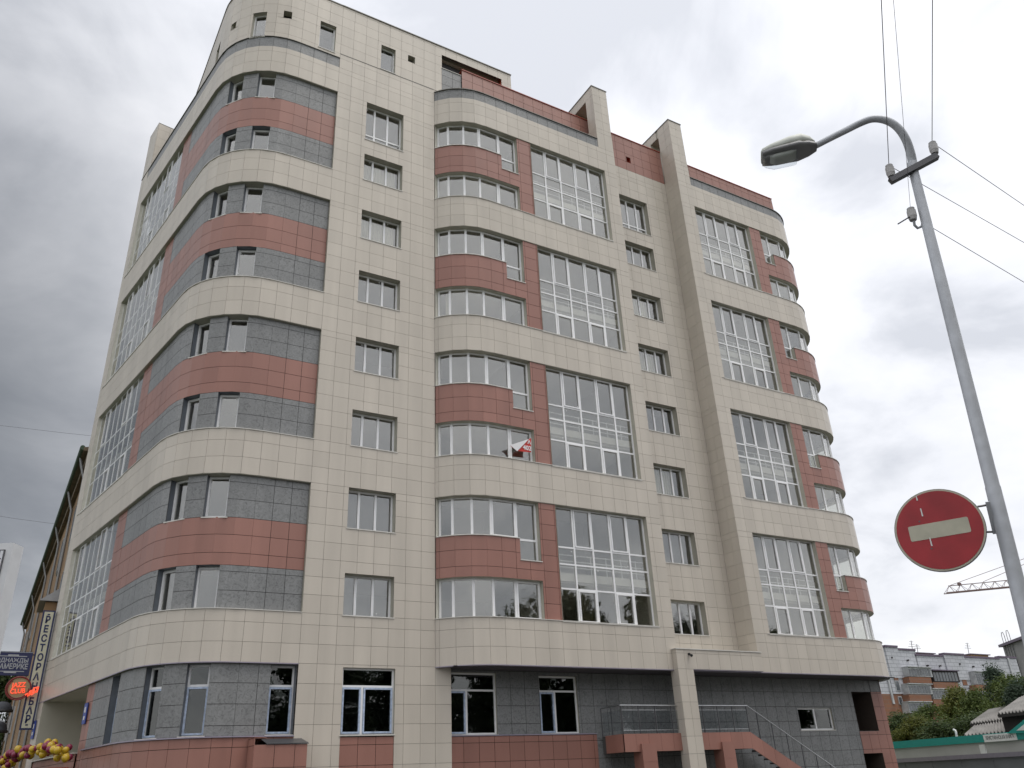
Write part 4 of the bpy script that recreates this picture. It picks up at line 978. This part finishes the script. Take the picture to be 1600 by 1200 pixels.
# grey block at the right edge with roof ladder
ga = at_z(1566, 1008, 19.0); gb = at_z(1640, 980, 19.0)
gd = Vector((gb.x - ga.x, gb.y - ga.y)).normalized(); gn = Vector((gd.y, -gd.x)); gn = gn if gn.dot(Vector((CAM.x - ga.x, CAM.y - ga.y))) > 0 else -gn
GB = thing('grey_block', 'plain grey concrete building with a roof ladder at the right edge', 'building', (ga.x, ga.y, 0))
ga2 = Vector((ga.x, ga.y))
keep(MB().obox(ga2, ga2 + gd * 14, 0, 18.7, gn, -9, 0).build('wall', 'concrete_old', None), GB); keep(MB().obox(ga2 - gd * .4, ga2 + gd * 14, 18.7, 19.1, gn, -9.4, .5).build('roof_edge', 'purple_tin', None), GB)
for s_ in (1.2, 3.2):
    b0_ = ga2 + gd * s_ + gn * .15; pts = [Vector((*b0_, 11)), Vector((*b0_, 20.3)), Vector((*(b0_ + gd * .25), 20.8)), Vector((*(b0_ + gd * .8), 20.8)), Vector((*(b0_ + gd * 1.05), 20.3)), Vector((*(b0_ + gd * 1.05), 11))]
    keep(MB().tube(pts, .05, 6).build('roof_ladder', 'steel_dark', None), GB)
keep(MB().obox(ga2 - gd * 1.5, ga2, 15.7, 16.1, gn, -3, -.5).build('broken_eave', 'purple_tin', None), GB)

# ------------------------------------------------------------------ trees
def leaf_mat(name, c1, c2):
    m, nt, b = nodes(name); N = nt.nodes; L = nt.links; b.inputs['Roughness'].default_value = .6; b.inputs['Specular IOR Level'].default_value = .25
    geo = N.new('ShaderNodeNewGeometry'); rp_ = N.new('ShaderNodeValToRGB'); L.new(geo.outputs['Random Per Island'], rp_.inputs[0])
    rp_.color_ramp.elements[0].color = (*c1, 1); rp_.color_ramp.elements[1].color = (*c2, 1); L.new(rp_.outputs[0], b.inputs['Base Color'])
    tl_ = N.new('ShaderNodeBsdfTranslucent'); L.new(rp_.outputs[0], tl_.inputs[0]); mx = N.new('ShaderNodeMixShader'); mx.inputs[0].default_value = .35
    L.new(b.outputs[0], mx.inputs[1]); L.new(tl_.outputs[0], mx.inputs[2]); L.new(mx.outputs[0], N['Material Output'].inputs[0])
leaf_mat('leaf_dark', (.045, .075, .028), (.085, .115, .038)); leaf_mat('leaf_mid', (.065, .100, .026), (.115, .145, .036)); leaf_mat('leaf_yellow', (.085, .105, .024), (.145, .150, .03)); leaf_mat('leaf_blue', (.045, .072, .050), (.075, .105, .065)); leaf_mat('leaf_poplar', (.025, .04, .018), (.05, .07, .028))
plain('bark', (.09, .075, .06), .95, var=.25, scale=4)
def tree_meshes(seed, H, rx, nclump, nleaf, ls, mat, shape=1.0):
    r = random.Random(seed); tr = MB(); lf = MB()
    th = H * .30; tr.tube([(0, 0, 0), (r.uniform(-.1, .1), r.uniform(-.1, .1), th), (r.uniform(-.3, .3), r.uniform(-.3, .3), H * .7)], [H * .022, H * .017, H * .007], 8)
    cl = []
    for i in range(nclump):
        u = r.random(); z = H * (.24 + .74 * u); rad = rx * (math.sin(math.pi * min(1, (.12 + u * .86))) ** .7) * (1 - .35 * u * shape)
        a = r.uniform(0, 6.283); q = math.sqrt(r.uniform(.15, 1.0)) * rad
        c = Vector((q * math.cos(a), q * math.sin(a), z + r.uniform(-.3, .3))); cl.append((c, r.uniform(.45, 1.0) * rx * .34))
    for i, (c, cr_) in enumerate(cl):
        if i % 2 == 0:
            st = Vector((0, 0, max(th * .8, c.z - q * .6 - .4))); md = st.lerp(c, .55) + Vector((0, 0, .15)); tr.tube([st, md, c], [H * .008, H * .005, H * .002], 5, False)
        for k in range(nleaf):
            d = Vector((r.gauss(0, 1), r.gauss(0, 1), r.gauss(0, .75))).normalized() * cr_ * (r.random() ** .45)
            p = c + d; n = (d.normalized() + Vector((r.gauss(0, .6), r.gauss(0, .6), r.gauss(.4, .6)))).normalized()
            t = n.cross(Vector((r.gauss(0, 1), r.gauss(0, 1), r.gauss(0, 1)))).normalized(); bn = n.cross(t); s1 = ls * r.uniform(.6, 1.25); s2 = s1 * .55
            lf.add([p - t * s1, p + bn * s2, p + t * s1, p - bn * s2], [(0, 1, 2, 3)])
    me1 = bpy.data.meshes.new('trunk'); me1.from_pydata(tr.v, [], tr.f); me1.materials.append(MATS['bark'])
    me2 = bpy.data.meshes.new('crown'); me2.from_pydata(lf.v, [], lf.f); me2.materials.append(MATS[mat]); me1.update(); me2.update()
    return me1, me2
def plant(name, me, loc, rz, sc_, label, group):
    t = thing(name, label, 'tree', loc, group); t.rotation_euler = (0, 0, rz); t.scale = (sc_[0], sc_[0], sc_[1])
    for nm, m_ in (('trunk', me[0]), ('crown', me[1])):
        o = bpy.data.objects.new(nm, m_); COL.objects.link(o); o.parent = t
    return t
T1 = tree_meshes(11, 8, 3.0, 90, 150, .115, 'leaf_mid'); T2 = tree_meshes(12, 8, 3.0, 90, 150, .115, 'leaf_yellow'); T3 = tree_meshes(13, 8, 3.2, 90, 150, .115, 'leaf_dark'); T4 = tree_meshes(14, 9, 2.4, 90, 150, .11, 'leaf_blue', 1.6)
def crown_at(px, ptop, d, H0): # ground position under a crown top seen at px,ptop
    P = at_depth(px, ptop, d); return Vector((P.x, P.y, 0)), P.z / H0
for (px_, pt_, d, T, H0, wx, lab) in ((1408, 1116, 62, T3, 8, 1.0, 'dark green tree beside the right end of the new building'), (1447, 1106, 64, T1, 8, 1.1, 'mid green tree in front of the old balconies'), (1492, 1076, 66, T2, 8, 1.0, 'yellow-green tree in front of the old house, brightest of the group'),
                                        (1470, 1128, 58, T3, 8, 1.2, 'low dark tree behind the teal kiosk roof'), (1522, 1082, 63, T1, 8, 1.05, 'green tree just right of the yellow-green one'), (1548, 1046, 68, T4, 9, 1.0, 'tall blue-green tree with pointed top before the grey block'),
                                        (1585, 1072, 62, T4, 9, 1.1, 'blue-green tree at the right edge above the slate roofs'), (1515, 1118, 57, T3, 8, 1.2, 'dark tree behind the lower slate roof'), (1428, 1122, 60, T2, 8, 1.0, 'olive-green tree between the dark tree and the old balconies'), (1568, 1062, 66, T1, 8, 1.1, 'mid green tree between the pointed one and the right edge'), (1598, 1060, 64, T3, 8, 1.1, 'dark green tree cut by the right edge')):
    L_, k = crown_at(px_, pt_, d, H0); plant('tree', T, L_, random.uniform(0, 6), (wx * max(k, .8), k), lab, 'trees in front of the old house')
PP = tree_meshes(21, 16, 4.6, 150, 80, .30, 'leaf_poplar', .6)
for i, (x_, y_, k) in enumerate(((-20, -41, .7), (-11, -40, .72), (-2, -38, .75), (6, -41, .8), (14, -39, .85), (22, -40, .92), (30, -38, 1.0), (37, -40, 1.08), (44, -37, 1.1), (52, -40, 1.0), (61, -38, .9))):
    plant('street_tree', PP, (x_, y_, 0), i * 1.7, (1.0, k), 'dark leafy street tree mirrored in the window panes', 'trees across the street')
L_, k = crown_at(6, 1050, 70, 8); plant('tree', T3, L_, 1.0, (1.2, k), 'dark tree behind the blue restaurant sign', 'trees on the side street')

# ------------------------------------------------------------------ slate-roofed sheds, kiosk, low wall (lower right)
plain('slate', (.29, .28, .265), .9, var=.22, scale=1.5); plain('teal', (.010, .30, .26), .4, var=.05); plain('kiosk_wall', (.48, .48, .47), .7, var=.08, scale=.8); plain('wood_dark', (.03, .028, .025), .9)
plain('lowwall', (.17, .19, .19), .7, var=.12, scale=.7); plain('coping', (.25, .24, .27), .5); plain('lettering', (.16, .17, .17), .6); plain('kiosk_sign', (.78, .79, .78), .5, var=.05)
def roof_shed(label, eaveL, eaveR, ridgeL, ridgeR, d0, dr):
    """corrugated lean-to roof: eave line and ridge line given by photo points and depths"""
    EL, ER, RL_, RR_ = at_depth(*eaveL, d0), at_depth(*eaveR, d0 - 1), at_depth(*ridgeL, dr), at_depth(*ridgeR, dr - 1)
    T = thing('slate_shed', label, 'shed', (EL.x, EL.y, 0), 'sheds behind the kiosk')
    n = 15; m = MB(); up_ = Vector((0, 0, 1))
    for i in range(n * 2 + 1):
        t = i / (n * 2); b = Vector((0, 0, .08 if i % 2 else -.08)); m.v.append(tuple(EL.lerp(ER, t) + b)); m.v.append(tuple(RL_.lerp(RR_, t) + b))
    m.f += [(2 * i, 2 * i + 2, 2 * i + 3, 2 * i + 1) for i in range(n * 2)]
    k = len(m.v); m.v += [(v[0], v[1], v[2] - .05) for v in m.v]; m.f += [(2 * i + k, 2 * i + 1 + k, 2 * i + 3 + k, 2 * i + 2 + k) for i in range(n * 2)] + [(2 * i, 2 * i + k, 2 * i + 2 + k, 2 * i + 2) for i in range(n * 2)]
    keep(m.build('roof', 'slate', None), T)
    iw = (RL_ - EL); iw.z = 0; iw = iw.normalized() * .5
    keep(MB().beam(EL + Vector((0, 0, -.14)), ER + Vector((0, 0, -.14)), .10, .16).build('fascia', 'wood_dark', None), T)
    a, b = EL + iw, ER + iw; c_, d_ = RL_, RR_
    w = MB().add([(a.x, a.y, 0), (b.x, b.y, 0), (d_.x, d_.y, 0), (c_.x, c_.y, 0), (a.x, a.y, a.z - .12), (b.x, b.y, b.z - .12), (d_.x, d_.y, d_.z - .12), (c_.x, c_.y, c_.z - .12)], [(0, 1, 5, 4), (1, 2, 6, 5), (2, 3, 7, 6), (3, 0, 4, 7)])
    keep(w.build('wall', 'wood_dark', None), T)
roof_shed('shed with upper slate roof at the right edge', (1558, 1115), (1640, 1106), (1592, 1092), (1650, 1066), 46, 49)
roof_shed('shed with a middle corrugated slate roof below the right-edge one', (1515, 1130), (1585, 1121), (1545, 1110), (1572, 1104), 50, 53)
roof_shed('low shed roof of pale slate sheets just above the kiosk', (1505, 1149), (1592, 1141), (1524, 1133), (1583, 1123), 48, 50)
ka, kb = at_depth(1385, 1174, 50), at_depth(1660, 1148, 40)
KA, KB_ = (ka.x, ka.y), (kb.x, kb.y); kd = Vector((kb.x - ka.x, kb.y - ka.y)).normalized(); kn = Vector((kd.y, -kd.x)); kn = kn if kn.dot(Vector((CAM.x - ka.x, CAM.y - ka.y))) > 0 else -kn
KI = thing('book_kiosk', 'long low kiosk with a teal fascia and white shop sign', 'kiosk', (ka.x, ka.y, 0))
def kz(px, py): return at_plane(px, py, KA, KB_)
kt = kz(1500, 1150.5).z; kbm = kz(1500, 1162.5).z
kp0, kp1 = Vector(KA), Vector(KB_)
keep(MB().obox(kp0, kp1, kbm, kt, kn, -.3, .15).build('fascia', 'teal', None), KI); keep(MB().obox(kp0, kp1, 0, kbm, kn, -5, 0).build('wall', 'kiosk_wall', None), KI); keep(MB().obox(kp0, kp1, kt - .15, kt - .05, kn, -5, -.3).build('roof', 'roofing', None), KI)
def ks(px, py): P = kz(px, py); return Vector((P.x, P.y))
keep(MB().obox(ks(1540, 1150), ks(1592, 1150), kz(1566, 1158).z, kz(1566, 1146).z, kn, .15, .19).build('shop_sign', 'kiosk_sign', None), KI)
cc = (ks(1540, 1150) + ks(1592, 1150)) / 2 + kn * .195; wS = (ks(1592, 1150) - ks(1540, 1150)).length
t_ = text_mesh('lettering', 'ХРИСТИАНСКАЯ КНИГА', .24, 'lettering', (cc.x, cc.y, (kz(1566, 1158).z + kz(1566, 1146).z) / 2), (kd.x, kd.y, 0), (0, 0, 1), KI, .003, sx=.62, bold=.003)
gab = MB(); g0, g1, g2 = kz(1580, 1146), kz(1680, 1142), kz(1630, 1105)
v_ = [g0, g1, g2]; w2 = [p + Vector((kn.x, kn.y, 0)) * .3 for p in v_]
keep(gab.add([p + Vector((kn.x, kn.y, 0)) * .16 for p in v_] + w2, [(0, 1, 2), (5, 4, 3), (0, 3, 4, 1), (1, 4, 5, 2), (2, 5, 3, 0)]).build('gable', 'teal', None), KI)
i0 = [g0 * .14 + g1 * .12 + g2 * .74 * 0 + g0 * .74 * .0 for _ in (0,)]
cg = (g0 + g1 + g2) / 3; v3 = [cg + (p - cg) * .68 + Vector((kn.x, kn.y, 0)) * .305 for p in v_]
keep(MB().add(v3 + [p + Vector((kn.x, kn.y, 0)) * .02 for p in v3], [(0, 1, 2), (5, 4, 3), (0, 3, 4, 1), (1, 4, 5, 2), (2, 5, 3, 0)]).build('gable_panel', 'kiosk_sign', None), KI)
keep(MB().obox(ks(1532, 1170), ks(1541, 1170), 1.0, kbm - .1, kn, 0, .06).build('poster', 'kiosk_sign', None), KI)
vp = [kz(1482, 1152), kz(1481, 1145), kz(1480, 1142), kz(1477, 1140.5)]
VP = tag(MB().tube([p - Vector((kn.x, kn.y, 0)) * .6 for p in vp], .06, 8).build('vent_pipe', 'kiosk_sign', None, True), 'thin white bent vent pipe on the kiosk roof', 'pipe')
la, lb = at_depth(1340, 1197, 44), at_depth(1660, 1165, 33)
LW = thing('boundary_wall', 'low grey-green panelled wall with metal coping in front of the kiosk', 'wall', (la.x, la.y, 0))
l0, l1 = Vector((la.x, la.y)), Vector((lb.x, lb.y)); ld = (l1 - l0).normalized(); ln = Vector((ld.y, -ld.x)); ln = ln if ln.dot(Vector((CAM.x - la.x, CAM.y - la.y))) > 0 else -ln
lz = at_plane(1500, 1182, (la.x, la.y), (lb.x, lb.y)).z
keep(MB().obox(l0, l1, lz - .12, lz + .06, ln, -.2, .15).build('coping', 'coping', None), LW)
npan = 7
for i in range(npan):
    a = l0.lerp(l1, i / npan); b = l0.lerp(l1, (i + .985) / npan); keep(MB().obox(a, b, 0, lz - .12, ln, -.1, 0).build('wall_panel', 'lowwall', None), LW)

# ------------------------------------------------------------------ left edge: old street house, signs, balloons
plain('brown_wall', (.27, .17, .09), .9, var=.25, scale=.7); plain('gutter', (.055, .09, .055), .6, var=.2); plain('eave_wood', (.16, .12, .08), .9, var=.3, scale=2); plain('pipe_zinc', (.27, .27, .27), .5, metal=.4)
OB = thing('old_street_house', 'old brown plastered house with deep eaves, green gutter and downpipes beyond the side wall', 'building', (-6.5, 13.6, 0))
ez = 9.6 + GZ
def lx(y): return -6.9 - (y - 14) * (1.1 / 46.5)
def ob(mb, n, m, s=False): return keep(mb.build(n, m, None, s), OB)
y0_, y1_ = 13.4, 60
ob(MB().hexa([(lx(y0_) + .40, y0_, 0), (4, y0_, 0), (4, y1_, 0), (lx(y1_) + .40, y1_, 0), (lx(y0_) + .40, y0_, ez - .2), (4, y0_, ez - .2), (4, y1_, ez - .2), (lx(y1_) + .40, y1_, ez - .2)]), 'wall', 'brown_wall')
ob(MB().hexa([(lx(y0_), y0_, ez - .16), (4, y0_, ez - .16), (4, y1_ + .6, ez - .16), (lx(y1_), y1_ + .6, ez - .16), (lx(y0_), y0_, ez), (4, y0_, ez + 2.4), (4, y1_ + .6, ez + 2.4), (lx(y1_), y1_ + .6, ez)]), 'roof', 'eave_wood')
ob(MB().hexa([(lx(y0_) + .2, y0_, ez - .55), (lx(y0_) + .45, y0_, ez - .55), (lx(y1_) + .45, y1_, ez - .55), (lx(y1_) + .2, y1_, ez - .55), (lx(y0_) + .2, y0_, ez - .16), (lx(y0_) + .45, y0_, ez - .16), (lx(y1_) + .45, y1_, ez - .16), (lx(y1_) + .2, y1_, ez - .16)]), 'cornice', 'eave_wood')
ob(MB().tube([(lx(y0_) - .05, y0_, ez - .02), (lx(y1_) - .05, y1_ + .6, ez - .02)], .11, 10), 'gutter', 'gutter', True)
for i, yy in enumerate((14.6, 20, 27, 36, 47, 59)):
    ob(MB().tube([(lx(yy), yy, ez - .1), (lx(yy) + .1, yy, ez - .5), (lx(yy) + .30, yy, ez - 1.1), (lx(yy) + .30, yy, .3)], .065, 8), 'downpipe', 'pipe_zinc', True)
for yy in (17, 23.5, 30, 38, 46, 54):
    for zz in (6.5, 9.8, 13.0):
        w_ = ob(MB().box(lx(yy) + .34, lx(yy) + .55, yy - .65, yy + .65, zz - .1, zz + 1.7), 'window', 'old_frame')
        o = MB().box(lx(yy) + .32, lx(yy) + .34, yy - .55, yy + .55, zz, zz + 1.6).build('pane', 'old_glass', None); o.parent = w_
# oriel roof over the restaurant sign
q0 = at_y(60, 944, 15.5); q1 = at_y(92, 940, 15.5); q2 = at_y(90, 922, 15.5)
ob(MB().add([(q0.x, 14.6, q0.z), (q1.x + .6, 14.6, q0.z), (q1.x + .6, 17.5, q0.z), (q0.x, 17.5, q0.z), (q1.x + .6, 14.8, q2.z + .5), (q1.x + .6, 17.3, q2.z + .5)], [(0, 1, 2, 3), (0, 1, 4), (2, 3, 5), (0, 4, 5, 3), (1, 2, 5, 4)]), 'oriel_roof', 'pipe_zinc')
ob(MB().box(q0.x + .25, q1.x + .6, 14.8, 17.3, q0.z - 3.2, q0.z - .02), 'oriel', 'brown_wall')
# restaurant signs, facing down the street
plain('sign_cream', (.55, .53, .40), .5, var=.05); plain('navy', (.018, .022, .085), .5, var=.1); plain('sign_pale', (.42, .43, .45), .5); plain('neon', (.6, .05, .02), .4, emit=((1.0, .10, .04), .75)); plain('neon_dark', (.22, .03, .03), .5); plain('disc_beige', (.36, .31, .17), .6, var=.06)
YS = 12.6
def ys(px, py, y=YS): return at_y(px, py, y)
tl, tr_, bl, brr = ys(67.5, 957), ys(82, 955), ys(35.5, 1137), ys(51, 1138)
RSg = thing('restaurant_sign', 'tall narrow cream sign with dark blue letters reading restaurant bar', 'sign', bl)
cx0 = (tl.x + bl.x) / 2; cx1 = (tr_.x + brr.x) / 2; zt_, zb_ = (tl.z + tr_.z) / 2, (bl.z + brr.z) / 2
keep(MB().box(cx0 - .06, cx1 + .06, YS, YS + .22, zb_ - .06, zt_ + .06).build('box', 'navy', None), RSg)
keep(MB().box(cx0, cx1, YS - .012, YS, zb_, zt_).build('face', 'sign_cream', None), RSg)
word = 'РЕСТОРАН'; hh = (zt_ - zb_); wch = (cx1 - cx0)
for i, ch in enumerate(word):
    z_ = zt_ - hh * (.075 + .0835 * i); text_mesh('letter', ch, wch * 1.12, 'navy', ((cx0 + cx1) / 2, YS - .016, z_), (1, 0, 0), (0, 0, 1), RSg, .004, sx=.8, bold=.014)
for i, ch in enumerate('БАР'):
    z_ = zt_ - hh * (.785 + .0735 * i); text_mesh('letter', ch, wch * 1.12, 'navy', ((cx0 + cx1) / 2, YS - .016, z_), (1, 0, 0), (0, 0, 1), RSg, .004, sx=.8, bold=.014)
for z_ in (zt_ - hh * .025, zb_ + hh * .025): keep(MB().box(cx0 + .12, cx1 - .12, YS - .02, YS - .012, z_ - .025, z_ + .025).build('ornament', 'navy', None), RSg)
a0, a1 = ys(-14, 1056), ys(49, 1018)
ab_, bb_ = ys(49, 1053), ys(-14, 1014)
BS = thing('film_restaurant_sign', 'dark blue hanging sign with two lines of pale lettering', 'sign', a0)
bx0, bx1 = ys(-12, 1035).x, ys(49, 1035).x; bz0, bz1 = ys(20, 1055).z, ys(20, 1017.5).z
keep(MB().box(bx0, bx1, YS + .05, YS + .25, bz0, bz1).build('panel', 'navy', None), BS)
bcx = (bx0 + bx1) / 2; W_ = bx1 - bx0; H_ = bz1 - bz0
text_mesh('lettering', 'ОДНАЖДЫ', H_ * .24, 'sign_pale', (bcx, YS + .045, bz0 + H_ * .62), (1, 0, 0), (0, 0, 1), BS, .004, sx=.92, bold=.004)
text_mesh('lettering', 'В АМЕРИКЕ', H_ * .31, 'sign_pale', (bcx, YS + .045, bz0 + H_ * .36), (1, 0, 0), (0, 0, 1), BS, .004, sx=.72, bold=.006)
for (f0, f1, zz, hh_) in ((.14, .86, .80, .03), (.36, .64, .845, .05), (.14, .86, .165, .03), (.34, .66, .12, .05), (-.02, 1.0, .97, .02)):
    keep(MB().box(bx0 + W_ * f0, bx0 + W_ * f1, YS + .04, YS + .05, bz0 + H_ * (zz - hh_ / 2), bz0 + H_ * (zz + hh_ / 2)).build('ornament_bar', 'sign_pale', None), BS)
keep(MB().beam((bx1, YS + .15, bz1 - .1), (cx0 + .1, YS + .15, bz1 - .1), .05).build('bracket', 'steel_dark', None), BS)
jc = ys(28.5, 1075.5, YS - .2); jr = (ys(49.5, 1075, YS - .2).x - ys(7.5, 1075, YS - .2).x) / 2 * .95
JZ = thing('jazz_club_sign', 'round beige sign with glowing red neon letters reading jazz club', 'sign', jc)
def disc(r, y0, y1, n_, m_): keep(MB().prism([(r * math.cos(R(9 * i)), r * math.sin(R(9 * i))) for i in range(40)], (1, 0, 0), (0, 0, 1), (0, -1, 0), jc, y0, y1).build(n_, m_, None), JZ)
disc(jr, -.12, 0, 'disc', 'disc_beige')
keep(MB().tube([jc + Vector((jr * .97 * math.cos(R(10 * i)), -.02, jr * .97 * math.sin(R(10 * i)))) for i in range(37)], .03, 6, False).build('rim', 'neon_dark', None), JZ)
keep(MB().tube([jc + Vector((jr * .84 * math.cos(R(10 * i + 130)), -.02, jr * .84 * math.sin(R(10 * i + 130)))) for i in range(24)], .02, 6, False).build('inner_ring', 'neon_dark', None), JZ)
text_mesh('neon_lettering', 'JAZZ', jr * .56, 'neon', jc + Vector((0, -.05, jr * .26)), (1, 0, .08), (0, 0, 1), JZ, .01, sx=.85, bold=.004)
text_mesh('neon_lettering', 'CLUB', jr * .56, 'neon', jc + Vector((0, -.05, -jr * .26)), (1, 0, .08), (0, 0, 1), JZ, .01, sx=.85, bold=.004)
sq = [ys(x, y, YS - .25) for x, y in ((39, 1086), (44, 1083), (43, 1088), (47, 1085), (47, 1080), (50, 1078), (50, 1086), (54, 1082), (53, 1075), (57, 1074), (59, 1078), (57, 1082), (60, 1073))]
tag(MB().tube(sq, .032, 8).build('neon_script', 'neon', None, True), 'glowing orange-red neon scribble beside the round jazz sign', 'neon sign')
# house-number plates
for (px_, py_, s_, lab) in ((130.5, 1116, 9.75, 'small blue house-number plate on the pink tile strip'), (57.5, 1139, 16.3, 'small blue plate on the cream pier at the far corner')):
    a = PA.pt(s_ - .18, .03 if s_ > 12 else -.07); b = PA.pt(s_ + .18, .03 if s_ > 12 else -.07); n_ = PA.nrm(s_); P = at_plane(px_, py_, a, b)
    PL = thing('house_number_plate', lab, 'plate', (a.x, a.y, P.z), 'blue plates on the corner building')
    plain('plate_blue_%d' % px_, (.03, .06, .30), .4); keep(MB().obox(a, b, P.z - .33, P.z + .33, n_, 0, .03).build('plate', 'plate_blue_%d' % px_, None), PL)
    c_ = (a + b) / 2; d_ = (b - a).normalized()
    for zz, hh_ in ((.12, .09), (-.14, .06)): keep(MB().obox(c_ - d_ * .07, c_ + d_ * .07, P.z + zz - hh_, P.z + zz + hh_, n_, .03, .036).build('numeral', 'white_mark', None), PL)
# entrance front of the restaurant under the balloons
plain('awning_orange', (.45, .07, .015), .6, var=.2, scale=3); plain('balloon_yellow', (.55, .36, .02), .3, var=.05, spec=.6); plain('balloon_claret', (.22, .012, .05), .3, var=.05, spec=.6); plain('portal_dark', (.03, .018, .012), .7)
EN = thing('entrance_canopy', 'orange and dark canopy front of the restaurant entrance under the balloons', 'canopy', (*PA.pt(13.5, .5), 0))
for (s0, s1, m_) in ((10.3, 11.1, 'awning_orange'), (11.1, 16.2, 'portal_dark'), (16.2, 17.2, 'awning_orange')):
    a = PA.pt(s0); b = PA.pt(min(s1, PA.len - .01)); n_ = PA.nrm(13); keep(MB().obox(a, b, 0, -4.15 + GZ, n_, .02, .6).build('front_panel', m_, None), EN)
n_ = PA.nrm(13)
for i in range(9):
    s_ = 11.5 + i * .48; a = PA.pt(s_); b = PA.pt(s_ + .2); keep(MB().obox(a, b, -5.0 + GZ - (i % 2) * .1, -4.6 + GZ, n_, .6, .64).build('carved_letter', 'awning_orange', None), EN)
gar = [(98, 1168), (97, 1178), (88, 1160), (80, 1166), (70, 1170), (58, 1172), (46, 1174), (36, 1177), (25, 1180), (14, 1186), (8, 1194), (4, 1203)]
pa_, pb_ = PA.pt(8, .75), PA.pt(15, .75)
rb = random.Random(5)
bal = MB(); nn = 10; rings = 7
vs = []; fs = []
for i in range(rings + 1):
    t = math.pi * i / rings; rr_ = math.sin(t) * .5 * (1.0 if t < 1.6 else 1 - .12 * (t - 1.57)); zz = math.cos(t) * .56
    for k in range(nn): vs.append((rr_ * math.cos(2 * math.pi * k / nn), rr_ * math.sin(2 * math.pi * k / nn), zz))
for i in range(rings):
    for k in range(nn): a = i * nn + k; b = i * nn + (k + 1) % nn; fs.append((a, b, b + nn, a + nn))
BM = {}
for c_ in ('yellow', 'claret'):
    me = bpy.data.meshes.new('balloon'); me.from_pydata(vs, [], fs); me.update(); me.materials.append(MATS['balloon_' + c_])
    for p in me.polygons: p.use_smooth = True
    BM[c_] = me
for i in range(118):
    t = i / 117 * (len(gar) - 1.001); k = int(t); f = t - k
    px_ = gar[k][0] * (1 - f) + gar[k + 1][0] * f + rb.uniform(-7, 7); py_ = gar[k][1] * (1 - f) + gar[k + 1][1] * f + 2 + rb.uniform(-6, 6)
    P = at_plane(px_, py_, pa_, pb_); P = P + Vector((n_.x, n_.y, 0)) * rb.uniform(-.15, .3)
    c_ = 'yellow' if rb.random() < .58 else 'claret'
    o = bpy.data.objects.new('balloon', BM[c_]); COL.objects.link(o); s_ = rb.uniform(.19, .27)
    o.location = P; o.scale = (s_, s_, s_); o.rotation_euler = (rb.uniform(-.8, .8), rb.uniform(-.8, .8), rb.uniform(0, 6))
    tag(o, ('yellow' if c_ == 'yellow' else 'dark red') + ' balloon in the garland over the restaurant entrance', 'balloon', ('yellow' if c_ == 'yellow' else 'dark red') + ' balloons of the entrance garland')
# dark awnings and white light box at the left edge
plain('awning_dark', (.045, .05, .06), .6, var=.15)
for (px_, py_, w_, h_, lab) in ((2, 1110, 17, 13, 'dark rounded awning at the left edge, upper one'), (-2, 1142, 13, 14, 'dark rounded awning at the left edge, lower one')):
    c_ = at_depth(px_, py_, 36); u_ = 36 / FPX
    AW = thing('dark_awning', lab, 'awning', c_, 'dark awnings at the left edge'); m_ = MB(); nseg = 9
    A_ = Vector((_r.x, _r.y, 0)); Bv = -fh
    for i in range(nseg + 1):
        a = math.pi / 2 * i / nseg
        for k in range(7):
            th_ = math.pi * k / 6; m_.v.append(tuple(c_ + A_ * (math.cos(th_) * math.cos(a) * w_ * u_) + Bv * (math.sin(th_) * math.cos(a) * w_ * u_ * .8) + Vector((0, 0, math.sin(a) * h_ * u_))))
    m_.f += [(i * 7 + k, i * 7 + k + 1, (i + 1) * 7 + k + 1, (i + 1) * 7 + k) for i in range(nseg) for k in range(6)]
    kk = len(m_.v); m_.v += [tuple(Vector(v) * 1.0 + Vector((0, 0, -.05))) for v in m_.v]; m_.f += [tuple(j + kk for j in (i * 7 + k, (i + 1) * 7 + k, (i + 1) * 7 + k + 1, i * 7 + k + 1)) for i in range(nseg) for k in range(6)]
    keep(m_.build('canvas', 'awning_dark', None, True), AW)
    keep(MB().tube([c_ + A_ * (math.cos(math.pi * k / 12) * w_ * u_) + Bv * (math.sin(math.pi * k / 12) * w_ * u_ * .8) + Vector((0, 0, -.05)) for k in range(13)], .07, 6).build('front_rail', 'black', None), AW)
plain('box_white', (.62, .63, .64), .45, var=.05); plain('box_face', (.70, .71, .74), .35, var=.03)
tr0 = at_depth(21.5, 848, 9.0); xd = Vector((_r.x, _r.y, 0)); zd = Vector((0, 0, 1)); nd = -fh
LB = thing('light_box', 'white framed advertising light box at the left edge', 'light box', tr0 - xd * 1.3 - zd * tr0.z)
def lbx(u0, u1, v0, v1, t0, t1, n_, m_):
    keep(MB().prism([(u0, v0), (u1, v0), (u1, v1), (u0, v1)], xd, zd, nd, tr0, t0, t1).build(n_, m_, None), LB)
lbx(-1.3, 0, -1.9, 0, -.2, 0, 'case', 'box_white'); lbx(-1.2, -.085, -1.8, -.085, 0, .012, 'face', 'box_face'); lbx(-.078, -.07, -1.8, -.085, 0, .014, 'seam', 'lamp_dark'); lbx(-1.2, -.07, -.083, -.075, 0, .014, 'seam', 'lamp_dark'); lbx(-.125, -.119, -1.8, -.085, .012, .016, 'seam', 'lamp_dark')
for k in range(6): lbx(-.108, -.098, -.18 - .3 * k, -.17 - .3 * k, .012, .02, 'rivet', 'lamp_dark')
lbx(-.8, -.5, -tr0.z, -1.9, -.18, -.05, 'leg', 'box_white')
